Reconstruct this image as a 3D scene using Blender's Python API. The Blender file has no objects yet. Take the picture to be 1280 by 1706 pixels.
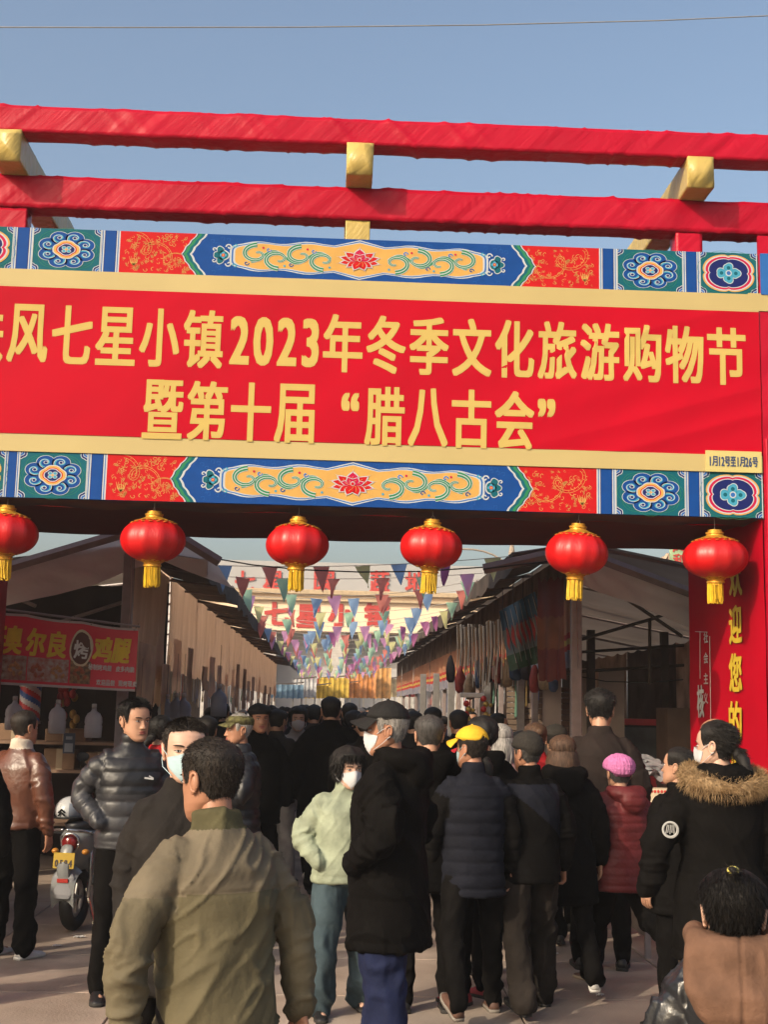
import bpy, math, random
import numpy as np
from mathutils import Matrix, Vector, Euler
R = math.radians
PI = math.pi
random.seed(7)
rng = np.random.default_rng(7)
sc = bpy.context.scene
COL = sc.collection

# ------------------------------------------------------------------ camera, sky, sun, exposure
F = 2100.0                      # focal length in pixels of the 1280 px wide photograph
CAM_Z = 1.72
cam = bpy.data.cameras.new('camera')
cam.sensor_fit = 'HORIZONTAL'; cam.sensor_width = 36.0
cam.lens = 36.0 * F / 1280.0
cam.clip_start = 0.05; cam.clip_end = 2000.0
camo = bpy.data.objects.new('camera', cam); COL.objects.link(camo)
CR = (Matrix.Rotation(R(-2.23), 3, 'Z') @ Matrix.Rotation(R(90 + 8.85), 3, 'X') @ Matrix.Rotation(0.022, 3, 'Z'))
camo.matrix_world = Matrix.Translation((0, 0, CAM_Z)) @ CR.to_4x4()
sc.camera = camo

SUN_EL, SUN_DIR = 29.0, Vector((1.0, 0.95, -0.77)).normalized()
world = bpy.data.worlds.new('World'); sc.world = world; world.use_nodes = True
wn = world.node_tree.nodes; wl = world.node_tree.links
sky = wn.new('ShaderNodeTexSky'); sky.sky_type = 'NISHITA'; sky.sun_disc = False
sky.sun_elevation = R(SUN_EL); sky.sun_rotation = R(225)
sky.air_density = 1.2; sky.dust_density = 6.0; sky.ozone_density = 1.0; sky.altitude = 0
wl.new(sky.outputs[0], wn['Background'].inputs[0]); wn['Background'].inputs[1].default_value = 0.15
sun = bpy.data.lights.new('sun', 'SUN'); sun.energy = 2.9; sun.angle = R(0.6); sun.color = (1.0, 0.86, 0.66)
suno = bpy.data.objects.new('sun', sun); COL.objects.link(suno)
suno.rotation_euler = SUN_DIR.to_track_quat('-Z', 'Y').to_euler()
sc.view_settings.view_transform = 'Standard'; sc.view_settings.look = 'None'
sc.view_settings.exposure = 0.45; sc.view_settings.gamma = 1.0
sc.view_settings.use_curve_mapping = False
sc.cycles.max_bounces = 6; sc.cycles.transparent_max_bounces = 8

# ------------------------------------------------------------------ measuring helpers (pixels of the 1280x1706 photograph)
def ray(px, py):
    return (CR @ Vector(((px - 640) / F, -(py - 853) / F, -1))).normalized()
def at(px, py, Y):
    d = ray(px, py); t = Y / d.y
    return Vector((d.x * t, Y, CAM_Z + d.z * t))
def atx(px, py, X):
    d = ray(px, py); t = X / d.x
    return Vector((X, d.y * t, CAM_Z + d.z * t))
def atg(px, py, z=0.0):
    d = ray(px, py); t = (z - CAM_Z) / d.z
    return Vector((d.x * t, d.y * t, z))

# ------------------------------------------------------------------ materials
MC = {}
def M(name, col, rough=0.6, var=0.12, scale=6.0, bump=0.0, bscale=60.0, stretch=(1, 1, 1), metal=0.0, trans=0.0,
      sheen=0.0, spec=0.38, col2=None, detail=5, coat=0.0, bdist=0.01, rot=(0, 0, 0), alpha=None, pos=False, k=.78):
    if name in MC: return MC[name]
    col = tuple(c * k for c in col); col2 = tuple(c * k for c in col2) if col2 else None
    m = bpy.data.materials.new(name); m.use_nodes = True
    nt = m.node_tree; N = nt.nodes; L = nt.links; b = N['Principled BSDF']
    b.inputs['Roughness'].default_value = rough; b.inputs['Metallic'].default_value = metal
    b.inputs['Specular IOR Level'].default_value = spec
    if sheen: b.inputs['Sheen Weight'].default_value = sheen
    if coat: b.inputs['Coat Weight'].default_value = coat
    tc = N.new('ShaderNodeTexCoord'); mp = N.new('ShaderNodeMapping'); L.new(N.new('ShaderNodeNewGeometry').outputs['Position'] if pos else tc.outputs['Object'], mp.inputs[0])
    if any(rot): mp.vector_type = 'TEXTURE'; mp.inputs['Scale'].default_value = tuple(1 / q for q in stretch)
    else: mp.inputs['Scale'].default_value = stretch
    mp.inputs['Rotation'].default_value = rot
    n = N.new('ShaderNodeTexNoise'); n.inputs['Scale'].default_value = scale; n.inputs['Detail'].default_value = detail
    L.new(mp.outputs[0], n.inputs['Vector'])
    cr = N.new('ShaderNodeValToRGB'); L.new(n.outputs['Fac'], cr.inputs[0])
    c2 = col2 if col2 else tuple(min(1, c * (1 + var)) for c in col)
    c1 = col if col2 else tuple(c * (1 - var) for c in col)
    cr.color_ramp.elements[0].position = 0.32; cr.color_ramp.elements[1].position = 0.68
    cr.color_ramp.elements[0].color = (*c1, 1); cr.color_ramp.elements[1].color = (*c2, 1)
    L.new(cr.outputs[0], b.inputs['Base Color'])
    if bump:
        n2 = N.new('ShaderNodeTexNoise'); n2.inputs['Scale'].default_value = bscale; n2.inputs['Detail'].default_value = 4
        L.new(mp.outputs[0], n2.inputs['Vector'])
        bp = N.new('ShaderNodeBump'); bp.inputs['Strength'].default_value = bump; bp.inputs['Distance'].default_value = bdist
        L.new(n2.outputs['Fac'], bp.inputs['Height']); L.new(bp.outputs[0], b.inputs['Normal'])
    if trans:
        t = N.new('ShaderNodeBsdfTranslucent'); mx = N.new('ShaderNodeMixShader'); mx.inputs[0].default_value = trans
        L.new(cr.outputs[0], t.inputs[0]); L.new(b.outputs[0], mx.inputs[1]); L.new(t.outputs[0], mx.inputs[2])
        L.new(mx.outputs[0], N['Material Output'].inputs[0])
    if alpha is not None: b.inputs['Alpha'].default_value = alpha
    MC[name] = m
    return m
def srgb(r, g, b):
    f = lambda c: (c / 255 / 12.92) if c / 255 <= 0.04045 else ((c / 255 + 0.055) / 1.055) ** 2.4
    return (f(r), f(g), f(b))

# ------------------------------------------------------------------ objects
def tag(o, label=None, cat=None, group=None, kind=None):
    if label: o['label'] = label
    if cat: o['category'] = cat
    if group: o['group'] = group
    if kind: o['kind'] = kind
    return o
def thing(name, label, cat, loc=(0, 0, 0), rz=0.0, group=None, scale=1.0):
    o = bpy.data.objects.new(name, None); COL.objects.link(o)
    o.location = loc; o.rotation_euler = (0, 0, rz); o.scale = (scale,) * 3
    o.empty_display_size = 0.1
    return tag(o, label, cat, group)
def link(me, name, parent=None, loc=None):
    o = bpy.data.objects.new(name, me); COL.objects.link(o)
    if parent is not None: o.parent = parent
    if loc is not None: o.location = loc
    return o
def copy_tree(o, parent=None):
    c = o.copy(); COL.objects.link(c); c.parent = parent
    for ch in list(o.children): copy_tree(ch, c)
    return c

class MB:
    def __init__(s): s.v = []; s.f = []; s.m = []; s.n = 0
    def add(s, V, Fc, mi=0):
        V = np.asarray(V, float).reshape(-1, 3)
        s.v.append(V); o = s.n; s.n += len(V)
        for q in Fc: s.f.append(tuple(int(i) + o for i in q))
        s.m += ([mi] * len(Fc)) if isinstance(mi, int) else list(mi)
        return s
    def arr(s): return np.concatenate(s.v) if s.v else np.zeros((0, 3))
    def merge(s, o, Mx=None, dm=0):
        V = o.arr()
        if Mx is not None: V = xf(Mx, V)
        return s.add(V, o.f, [i + dm for i in o.m])
    def mesh(s, name, mats, smooth=False):
        me = bpy.data.meshes.new(name); me.from_pydata(s.arr().tolist(), [], s.f)
        for m in (mats if isinstance(mats, (list, tuple)) else [mats]): me.materials.append(m)
        me.polygons.foreach_set('material_index', np.array(s.m, dtype=np.int32))
        if smooth: me.polygons.foreach_set('use_smooth', np.ones(len(s.f), dtype=bool))
        me.update(); return me
    def build(s, name, mats, parent=None, smooth=False, loc=None):
        return link(s.mesh(name, mats, smooth), name, parent, loc)
    # --- shapes
    def box(s, c, d, mi=0, rz=0.0, rx=0.0, ry=0.0, bev=0.0):
        x, y, z = d[0] / 2, d[1] / 2, d[2] / 2
        Mx = Matrix.Translation(c) @ Euler((rx, ry, rz)).to_matrix().to_4x4()
        if bev and min(d) > 2.2 * bev:
            V = []; e = bev
            for sx in (-1, 1):
                for sy in (-1, 1):
                    for sz in (-1, 1):
                        V += [(sx * (x - e), sy * (y - e), sz * z), (sx * (x - e), sy * y, sz * (z - e)), (sx * x, sy * (y - e), sz * (z - e))]
            i = lambda a, b, c_, k: ((a * 2 + b) * 2 + c_) * 3 + k
            Fc = []
            for c_ in (0, 1):
                q = [i(0, 0, c_, 0), i(1, 0, c_, 0), i(1, 1, c_, 0), i(0, 1, c_, 0)]; Fc.append(q if c_ else q[::-1])
                q = [i(0, c_, 0, 1), i(1, c_, 0, 1), i(1, c_, 1, 1), i(0, c_, 1, 1)]; Fc.append(q[::-1] if c_ else q)
                q = [i(c_, 0, 0, 2), i(c_, 1, 0, 2), i(c_, 1, 1, 2), i(c_, 0, 1, 2)]; Fc.append(q if c_ else q[::-1])
            for a in (0, 1):
                for b_ in (0, 1):
                    w = (a + b_) % 2
                    q = [i(0, a, b_, 0), i(1, a, b_, 0), i(1, a, b_, 1), i(0, a, b_, 1)]; Fc.append(q if w else q[::-1])
                    q = [i(a, 0, b_, 0), i(a, 1, b_, 0), i(a, 1, b_, 2), i(a, 0, b_, 2)]; Fc.append(q[::-1] if w else q)
                    q = [i(a, b_, 0, 1), i(a, b_, 1, 1), i(a, b_, 1, 2), i(a, b_, 0, 2)]; Fc.append(q if w else q[::-1])
                    for c_ in (0, 1):
                        q = [i(a, b_, c_, 0), i(a, b_, c_, 1), i(a, b_, c_, 2)]
                        Fc.append(q if (a + b_ + c_) % 2 else q[::-1])
            return s.add(xf(Mx, np.array(V)), Fc, mi)
        V = np.array([(a * x, b * y, c_ * z) for a in (-1, 1) for b in (-1, 1) for c_ in (-1, 1)])
        return s.add(xf(Mx, V), [(0, 1, 3, 2), (4, 6, 7, 5), (0, 4, 5, 1), (2, 3, 7, 6), (0, 2, 6, 4), (1, 5, 7, 3)], mi)
    def grid(s, fn, nu, nv, mi=0, wrapu=False, flip=False):
        us = np.linspace(0, 1, nu + 1); vs = np.linspace(0, 1, nv + 1)
        if wrapu: us = us[:-1]
        U, Vv = np.meshgrid(us, vs, indexing='ij')
        P = fn(U.ravel(), Vv.ravel()); w = nv + 1; cu = len(us); Fc = []
        for i in range(nu):
            a = i * w; b = ((i + 1) % cu) * w if wrapu else (i + 1) * w
            for j in range(nv):
                q = (a + j, b + j, b + j + 1, a + j + 1); Fc.append(q[::-1] if flip else q)
        return s.add(np.stack(P, 1) if isinstance(P, tuple) else P, Fc, mi)
    def tube(s, pts, rad, seg=10, mi=0, caps=True, ry=None, up=None):
        P = np.array([tuple(p) for p in pts], float); n = len(P)
        rad = np.broadcast_to(np.asarray(rad, float), (n,)).copy(); ryy = rad if ry is None else np.broadcast_to(np.asarray(ry, float), (n,)).copy()
        T = np.gradient(P, axis=0); T /= np.maximum(np.linalg.norm(T, axis=1, keepdims=True), 1e-9)
        u = np.array(up if up is not None else ((0, 0, 1) if abs(T[0][2]) < 0.9 else (0, 1, 0)), float)
        if caps:
            a, b = T[0] * rad[0], T[-1] * rad[-1]
            P = np.vstack([P[:1] - a * .85, P[:1] - a * .5, P, P[-1:] + b * .5, P[-1:] + b * .85])
            T = np.vstack([T[:1], T[:1], T, T[-1:], T[-1:]])
            rad = np.concatenate([[rad[0] * .45, rad[0] * .87], rad, [rad[-1] * .87, rad[-1] * .45]])
            ryy = np.concatenate([[ryy[0] * .45, ryy[0] * .87], ryy, [ryy[-1] * .87, ryy[-1] * .45]]); n += 4
        th = np.arange(seg) * 2 * PI / seg; V = []
        for i in range(n):
            t = T[i]; side = np.cross(t, u); nn = np.linalg.norm(side)
            if nn < 1e-4: side = np.cross(t, np.array((1., 0, 0))); nn = np.linalg.norm(side)
            side /= nn; uu = np.cross(side, t); u = uu
            V.append(P[i] + np.outer(np.cos(th), side) * rad[i] + np.outer(np.sin(th), uu) * ryy[i])
        Fc = [(i * seg + j, i * seg + (j + 1) % seg, (i + 1) * seg + (j + 1) % seg, (i + 1) * seg + j) for i in range(n - 1) for j in range(seg)]
        Fc.append(tuple(range(seg))[::-1]); Fc.append(tuple((n - 1) * seg + j for j in range(seg)))
        return s.add(np.vstack(V), Fc, mi)
    def zloft(s, rings, seg=24, mi=0, p=2.2):
        """rings: (z, rx, ry, xc, yc)"""
        th = np.arange(seg) * 2 * PI / seg
        cx = np.sign(np.cos(th)) * np.abs(np.cos(th)) ** (2 / p); cy = np.sign(np.sin(th)) * np.abs(np.sin(th)) ** (2 / p)
        V = [np.stack([r[3] + r[1] * cx, r[4] + r[2] * cy, np.full(seg, r[0])], 1) for r in rings]; n = len(rings)
        Fc = [(i * seg + j, i * seg + (j + 1) % seg, (i + 1) * seg + (j + 1) % seg, (i + 1) * seg + j) for i in range(n - 1) for j in range(seg)]
        Fc.append(tuple(range(seg))[::-1]); Fc.append(tuple((n - 1) * seg + j for j in range(seg)))
        return s.add(np.vstack(V), Fc, mi)
    def ell(s, c, r, seg=16, rings=10, mi=0, rot=None):
        V = []; 
        for i in range(1, rings):
            a = PI * i / rings
            for j in range(seg):
                b = 2 * PI * j / seg; V.append((math.sin(a) * math.cos(b) * r[0], math.sin(a) * math.sin(b) * r[1], -math.cos(a) * r[2]))
        V += [(0, 0, -r[2]), (0, 0, r[2])]; n = len(V); Fc = []
        for i in range(rings - 2):
            for j in range(seg): Fc.append((i * seg + j, i * seg + (j + 1) % seg, (i + 1) * seg + (j + 1) % seg, (i + 1) * seg + j))
        for j in range(seg):
            Fc.append((n - 2, (j + 1) % seg, j)); k = (rings - 2) * seg; Fc.append((n - 1, k + j, k + (j + 1) % seg))
        V = np.array(V)
        if rot is not None: V = xf(Euler(rot).to_matrix().to_4x4(), V)
        return s.add(V + np.array(tuple(c)), Fc, mi)
    def lathe(s, prof, seg=24, mi=0, c=(0, 0, 0), closed=True):
        th = np.arange(seg) * 2 * PI / seg; V = []
        for r, z in prof: V.append(np.stack([c[0] + r * np.cos(th), c[1] + r * np.sin(th), np.full(seg, c[2] + z)], 1))
        n = len(prof)
        Fc = [(i * seg + j, i * seg + (j + 1) % seg, (i + 1) * seg + (j + 1) % seg, (i + 1) * seg + j) for i in range(n - 1) for j in range(seg)]
        if closed: Fc.append(tuple(range(seg))[::-1]); Fc.append(tuple((n - 1) * seg + j for j in range(seg)))
        return s.add(np.vstack(V), Fc, mi)

def xf(Mx, V):
    A = np.array(Mx); return np.asarray(V) @ A[:3, :3].T + A[:3, 3]

# ------------------------------------------------------------------ vector noise
_T = rng.random(4096)
def vnoise(P, sc_=1.0, seed=0):
    P = np.asarray(P) * sc_ + seed * 17.3; i = np.floor(P).astype(np.int64); f = P - i; f = f * f * (3 - 2 * f)
    def h(a, b, c): return _T[(a * 7919 + b * 104729 + c * 1299709) & 4095]
    r = 0
    for dx in (0, 1):
        for dy in (0, 1):
            for dz in (0, 1):
                w = (f[:, 0] if dx else 1 - f[:, 0]) * (f[:, 1] if dy else 1 - f[:, 1]) * (f[:, 2] if dz else 1 - f[:, 2])
                r = r + w * h(i[:, 0] + dx, i[:, 1] + dy, i[:, 2] + dz)
    return r * 2 - 1
def ridged(P, sc_=1.0, seed=0): return 1 - 2 * np.abs(vnoise(P, sc_, seed))
def sstep(a, b, x): t = np.clip((x - a) / (b - a), 0, 1); return t * t * (3 - 2 * t)

# ------------------------------------------------------------------ lettering (thin printed glyphs)
_fc = bpy.data.curves.new('glyph', 'FONT'); _fo = bpy.data.objects.new('glyph', _fc); COL.objects.link(_fo)
_G = {}
def glyph(ch):
    if ch not in _G:
        _fc.body = ch; _fc.resolution_u = 3
        dg = bpy.context.evaluated_depsgraph_get(); dg.update()
        me = bpy.data.meshes.new_from_object(_fo.evaluated_get(dg))
        V = np.zeros(len(me.vertices) * 3); me.vertices.foreach_get('co', V); V = V.reshape(-1, 3)
        Fc = [tuple(p.vertices) for p in me.polygons]
        _G[ch] = (V, Fc); bpy.data.meshes.remove(me)
    return _G[ch]
def put_text(mb, text, cx, cz, wx, wz, pitch, bold=0.0, mi=0, vert=False, fit=True, slant=0.0, copies=6, jit=0.0):
    """glyphs centred on (cx, cz) of the local XZ plane facing -Y; wx, wz: glyph box; pitch: centre distance"""
    for k, ch in enumerate(text):
        if ch == ' ': continue
        V, Fc = glyph(ch)
        if not len(V): continue
        lo, hi = V.min(0), V.max(0); c = (lo + hi) / 2
        if fit and ord(ch) > 0x2fff: sx, sz = wx / max(hi[0] - lo[0], .55), wz / max(hi[1] - lo[1], .6)
        else: sx, sz = wx, wz
        j = random.uniform(-jit, jit)
        ox = cx + (0 if vert else (k - (len(text) - 1) / 2) * pitch); oz = cz + j - ((k - (len(text) - 1) / 2) * pitch if vert else 0)
        if not (fit and ord(ch) > 0x2fff): c = np.array([(lo[0] + hi[0]) / 2, .365, 0])
        SQ = ((-1, -1), (1, 1), (-1, 1), (1, -1), (0, 1), (0, -1), (-1, 0), (1, 0))
        for q in range((8 if copies > 5 else copies) if bold else 1):
            bx, bz = (bold * SQ[q][0], bold * SQ[q][1] * .8) if bold else (0, 0)
            X = (V[:, 0] - c[0]) * sx + ox + bx; Z = (V[:, 1] - c[1]) * sz + oz + bz
            X = X + slant * (Z - oz)
            mb.add(np.stack([X, np.full(len(V), -0.0001 * q), Z], 1), Fc, mi)
# ================================================================== SETTING: ground and paving
GY = 9.2; GB = 11.2                      # front and back plane of the gate
m_ground = M('ground_earth', (.16, .135, .115), .9, .25, 2.0, .4, 30)
g = MB(); g.add([(-225, -65, -.03), (225, -65, -.03), (225, 405, -.03), (-225, 405, -.03)], [(0, 1, 2, 3)])
tag(g.build('ground', m_ground), kind='structure', label='pale dusty ground of the market square')
slab_m = [M('slab_pink', (.31, .24, .19), .62, .22, 1.7, .4, 55, pos=True, detail=9, col2=(.56, .44, .355)),
          M('slab_grey', (.29, .235, .195), .6, .25, 1.3, .4, 60, pos=True, detail=9, col2=(.52, .42, .345)),
          M('slab_dark', (.26, .205, .165), .65, .25, 2.1, .4, 50, pos=True, detail=9, col2=(.49, .385, .31))]
pave = thing('pavement', None, None); pave['kind'] = 'structure'; pave['label'] = 'paved floor of wide pinkish stone slabs'
sw, sd = 1.16, 1.16
smesh = []
for k in range(3):
    b = MB(); b.box((0, 0, 0), (sw - .012, sd - .012, .03), bev=.004); smesh.append(b.mesh('slab', slab_m[k]))
b = MB(); b.box((0, 0, -.02), (9 * sw + .02, 13 * sd + .02, .012)); 
o = b.build('joint_bed', M('joint', (.12, .09, .075), .9), pave, loc=(-.6, 1.6 + 6 * sd, 0))
for i in range(9):
    for j in range(13):
        o = link(smesh[random.choice((0, 0, 1, 1, 2))], 'slab', pave, (-.6 + (i - 4) * sw, 1.6 + j * sd, -.015 + random.uniform(-.0015, .0015)))
        o.rotation_euler = (random.uniform(-.0008, .0008), random.uniform(-.0008, .0008), 0)
b = MB(); b.add([(-9, 16, -.012), (9, 16, -.012), (9, 90, -.012), (-9, 90, -.012)], [(0, 1, 2, 3)])
tag(b.build('street', M('street_concrete', (.24, .19, .165), .8, .2, 1.2, .3, 20)), kind='structure', label='worn concrete lane between the market stalls')
# litter
for px, py, s_ in ((549, 1573, .03), (132, 1562, .05), (1000, 1659, .03), (925, 1590, .03), (95, 1577, .04)):
    p = atg(px, py); b = MB(); b.grid(lambda u, v: (p.x + (u - .5) * s_ * 1.6, p.y + (v - .5) * s_, .004 + .012 * np.abs(np.sin(u * 9 + v * 5)) + 0 * u), 6, 4)
    tag(b.build('paper_scrap', M('scrap', (.75, .73, .7), .8)), {549: 'tiny white scrap on the slabs right of the scooter wheel', 132: 'crumpled white paper scrap on the slabs below the scooter', 1000: 'small white scrap on the slabs behind the walking woman in red', 925: 'small white scrap beside the white sneakers of a walking woman', 95: 'white paper scrap nearest the white sneakers at the left'}[px], 'litter')

# ================================================================== FESTIVAL GATE
red_f = M('red_satin', (.46, .0010, .022), .38, .10, 3, .9, 3.2, stretch=(1.6, 1, .22), rot=(0, .75, 0), spec=.2, bdist=.03, detail=3)
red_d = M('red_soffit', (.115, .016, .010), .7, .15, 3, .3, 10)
red_b = M('red_banner', (.48, .0008, .016), .58, .10, 1.2, .20, 2.2, stretch=(1.5, 1, .3), rot=(0, .8, 0), bdist=.03, spec=.07)
yel_b = M('yellow_strip', (.52, .41, .175), .55, .04, 2, .2, 4, bdist=.01)
yel_t = M('yellow_letter', (.58, .43, .13), .7, .03, spec=.1)
yel_f = M('yellow_satin', (.54, .40, .12), .38, .10, 4, .6, 12, stretch=(1.5, 1, .4), rot=(0, .6, 0), bdist=.02)
gate = thing('festival_gate', 'red fabric covered festival gate with yellow cross beams, painted blue bands and big lettered banner', 'gate', (0, 0, 0))

def wrapped(name, x0, x1, y0, y1, z0, z1, mat, amp=.006, seed=0, parent=gate, nx=None, skew=1.0):
    """a box beam wrapped in creased cloth, long axis = the longest of the three"""
    L = [x1 - x0, y1 - y0, z1 - z0]; ax = L.index(max(L)); n = nx or max(24, int(L[ax] / .018))
    n = min(n, 560); c = 7; b = MB()
    o1, o2 = [a for a in (0, 1, 2) if a != ax]
    lo = (x0, y0, z0); per = []
    for k in range(c): per.append((k / c, 0))
    for k in range(c): per.append((1, k / c))
    for k in range(c): per.append((1 - k / c, 1))
    for k in range(c): per.append((0, 1 - k / c))
    per = np.array(per); m = len(per); V = []
    for i in range(n + 1):
        P = np.zeros((m, 3)); P[:, ax] = lo[ax] + L[ax] * i / n
        P[:, o1] = lo[o1] + L[o1] * per[:, 0]; P[:, o2] = lo[o2] + L[o2] * per[:, 1]; V.append(P)
    V = np.vstack(V); cen = V.copy(); cen[:, o1] = lo[o1] + L[o1] / 2; cen[:, o2] = lo[o2] + L[o2] / 2
    d = V - cen; d /= np.maximum(np.linalg.norm(d, axis=1, keepdims=True), 1e-6)
    Q = V.copy(); Q[:, ax] += skew * V[:, o2]
    st = np.ones(3) * 2.2; st[ax] = 9
    Q2 = V.copy(); Q2[:, ax] -= 1.3 * skew * V[:, o2]; g_ = np.clip(vnoise(V, 1.1, seed + 4) * .9 + .45, 0, 1); s2 = np.ones(3) * .8; s2[ax] = 5
    w = np.clip(ridged(Q * s2, 1, seed), 0, 1) ** 3 * g_ + .7 * np.clip(ridged(Q2 * s2, 1.7, seed + 1), 0, 1) ** 4 * (1 - g_) + .12 * np.clip(ridged(Q * s2, 3.1, seed + 2), 0, 1) ** 3 * g_ + .2 * vnoise(V, 2.5, seed + 3)
    V = V + d * (w * amp)[:, None]
    Fc = [(i * m + j, i * m + (j + 1) % m, (i + 1) * m + (j + 1) % m, (i + 1) * m + j) for i in range(n) for j in range(m)]
    Fc += [tuple(range(m))[::-1], tuple(n * m + j for j in range(m))]
    return b.add(V, Fc).build(name, mat, parent, smooth=True)

zt = lambda py, Y=GY, px=640: at(px, py, Y).z
XL, XR = -5.0, at(1268, 640, GY).x + 1.6
D1 = 8.94
PX = at(1266, 640, GY).x                 # inner edge of the right pillar front
# two long beams, front pair
B1a, B1b = zt(243, D1 + .03), zt(201, D1 + .03)
wrapped('beam', XL, XR, D1 + .03, D1 + .21, B1a, B1b, red_f, .020, 1)
B2a, B2b = zt(367), zt(315.5)
wrapped('beam', XL, XR, GY, GY + .18, B2a, B2b, red_f, .019, 2)
ZC0, ZC1 = B2b + .002, B1a + .012       # yellow cross beams between them
for k, px in enumerate((10, 600, 1168)):
    c = at(px, 265, D1).x; w = .098
    wrapped('crossbeam', c - w, c + w, D1, GB + .5, ZC0, ZC1 - .014, yel_f, .006, 5 + k, nx=90)
    if k == 1:
        wrapped('post', c - w + .004, c + w - .004, GY + .012, GY + .16, zt(404), B2a - .01, yel_f, .005, 8, nx=20)
cR = at(1149, 390, GY).x; wrapped('post', cR - .103, cR + .103, GY + .01, GY + .17, zt(420), B2a - .01, red_f, .006, 9, nx=30)
cL = at(12, 350, GY).x; wrapped('post', cL - .17, cL + .145, GY + .01, GY + .17, zt(404), B2a - .01, red_f, .006, 10, nx=30)
# back frame of the gate (seen under and between)

# ---- printed banner
z0, z1, z2, z3, z4, z5 = zt(846), zt(770.5), zt(741.5), zt(500.5), zt(471), zt(402)
XBL = XL; BY = GY - .02
def bdisp(u, v): return BY - .008 + .026 * sstep(.66, .95, u) * np.clip(.5 - .5 * ridged(np.stack([u * 11 - v * 5, v * .8, 0 * u], 1), 1, 3), 0, 1)
def sheet(mb, x0, x1, za, zb, y, mi=0, nx=1, nz=1): mb.grid(lambda u, v: (x0 + (x1 - x0) * u, y + 0 * u, za + (zb - za) * v), nx, nz, mi)
b = MB(); b.box(((XBL + PX) / 2, BY + .03, (z2 + z3) / 2), (PX - XBL, .02, z3 - z2 - .0), 0)
b.grid(lambda u, v: (XBL + (PX - XBL) * u, bdisp(u, v), z2 + (z3 - z2) * v), 220, 60, 0)
banner = b.build('banner', [red_b], gate, smooth=True)
for za, zb, nm in ((z1, z2 - .001, 'border_strip'), (z3 + .001, z4, 'border_strip')):
    b = MB(); b.box(((XBL + PX) / 2, BY + .012, (za + zb) / 2), (PX - XBL, .03, zb - za)); b.build(nm, yel_b, banner)
t = MB()
def gx(px, py=577): return at(px, py, GY).x
pitch = gx(713) - gx(641.5); zl1, zl2 = zt(577), zt(695)
gw, gh = pitch * .86, zt(531) - zt(624)
put_text(t, '扶风七星小镇', gx(158, 560), zl1, gw, gh, pitch, bold=.0092)
put_text(t, '2023', gx(459, 570), zl1 + .01, gw * 1.02, gh * 1.18, pitch * .545, bold=.012, fit=False)
put_text(t, '年冬季文化旅游购物节', gx(892.5, 588), zl1 + .004, gw, gh, pitch, bold=.0092)
put_text(t, '暨第十届', gx(382, 690), zl2, gw, gh, pitch, bold=.0092)
put_text(t, '腊八古会', gx(749, 700), zl2, gw, gh, pitch, bold=.0092)
put_text(t, '“', gx(584, 664), zl2 + .0, gw * 1.15, gh * 1.15, pitch, bold=.012, fit=False)
put_text(t, '”', gx(910, 668), zl2 + .0, gw * 1.15, gh * 1.15, pitch, bold=.012, fit=False)
for q_ in range(len(t.v)):
    V = t.v[q_]; u_ = (V[:, 0] - XBL) / (PX - XBL); v_ = (V[:, 2] - z2) / (z3 - z2); V[:, 1] += bdisp(u_, v_) - .0022
t.build('lettering', yel_t, banner)
# the date label
b = MB(); xa, xb = gx(1174, 770), gx(1267, 770); za, zb = zt(788, GY, 1220), zt(753, GY, 1220)
b.box(((xa + xb) / 2, BY - .010, (za + zb) / 2), (xb - xa, .008, zb - za)); dl = b.build('date_label', M('label_yellow', (.62, .53, .20), .5, .04), gate)
t = MB(); dx_ = (xb - xa) * .88 / 11
for k_, (ch_, cw_) in enumerate(zip('1月12号至1月26号', (0, 1, 2, 2.75, 3.75, 5.0, 6.05, 7.0, 8.0, 8.75, 9.8))): put_text(t, ch_, xa + (xb - xa) * .08 + dx_ * cw_ * 1.02, (za + zb) / 2, .038 if ord(ch_) > 255 else .045, .072 if ord(ch_) > 255 else .098, .03, bold=.0022, copies=4, fit=ord(ch_) > 255)
t.build('lettering', M('ink', (.03, .06, .16), .6), dl, loc=(0, BY - .0165, 0))

# ---- painted bands
PC = [M('paint_' + n, c, .6, .06, 9, spec=.1) for n, c in (('blue', (.006, .062, .28)), ('white', (.50, .54, .58)), ('teal', (.006, .115, .16)), ('navy', (.012, .02, .13)),
      ('red', (.52, .010, .014)), ('ochre', (.62, .36, .10)), ('green', (.03, .22, .10)), ('gold', (.56, .30, .09)), ('sky', (.06, .33, .50)), ('crimson', (.50, .01, .07)), ('skyblue', (.03, .14, .45)))]
BLUE, WHITE, TEAL, NAVY, RED, OCHRE, GREEN, GOLD, SKY, CRIM, MID = range(11)
LY = -.00035
def poly(mb, pts, ly, mi):
    P = np.array(pts); c = P.mean(0); n = len(P)
    V = [(p[0], LY * ly, p[1]) for p in P] + [(c[0], LY * ly, c[1])]
    mb.add(V, [(i, (i + 1) % n, n) for i in range(n)], mi)
def rect(mb, x0, x1, za, zb, ly, mi): mb.add([(x0, LY * ly, za), (x1, LY * ly, za), (x1, LY * ly, zb), (x0, LY * ly, zb)], [(0, 1, 2, 3)], mi)
def stroke(mb, pts, w, ly, mi, closed=False):
    P = np.array(pts, float); n = len(P); W = np.broadcast_to(np.asarray(w, float), (n,)) / 2
    if closed: T = np.roll(P, -1, 0) - np.roll(P, 1, 0)
    else: T = np.gradient(P, axis=0)
    T /= np.maximum(np.linalg.norm(T, axis=1, keepdims=True), 1e-9); Nn = np.stack([-T[:, 1], T[:, 0]], 1) * W[:, None]
    A, B = P + Nn, P - Nn; V = [(a[0], LY * ly, a[1]) for a in A] + [(a[0], LY * ly, a[1]) for a in B]
    m = n if closed else n - 1
    mb.add(V, [(i, (i + 1) % n, n + (i + 1) % n, n + i) for i in range(m)], mi)
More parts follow.
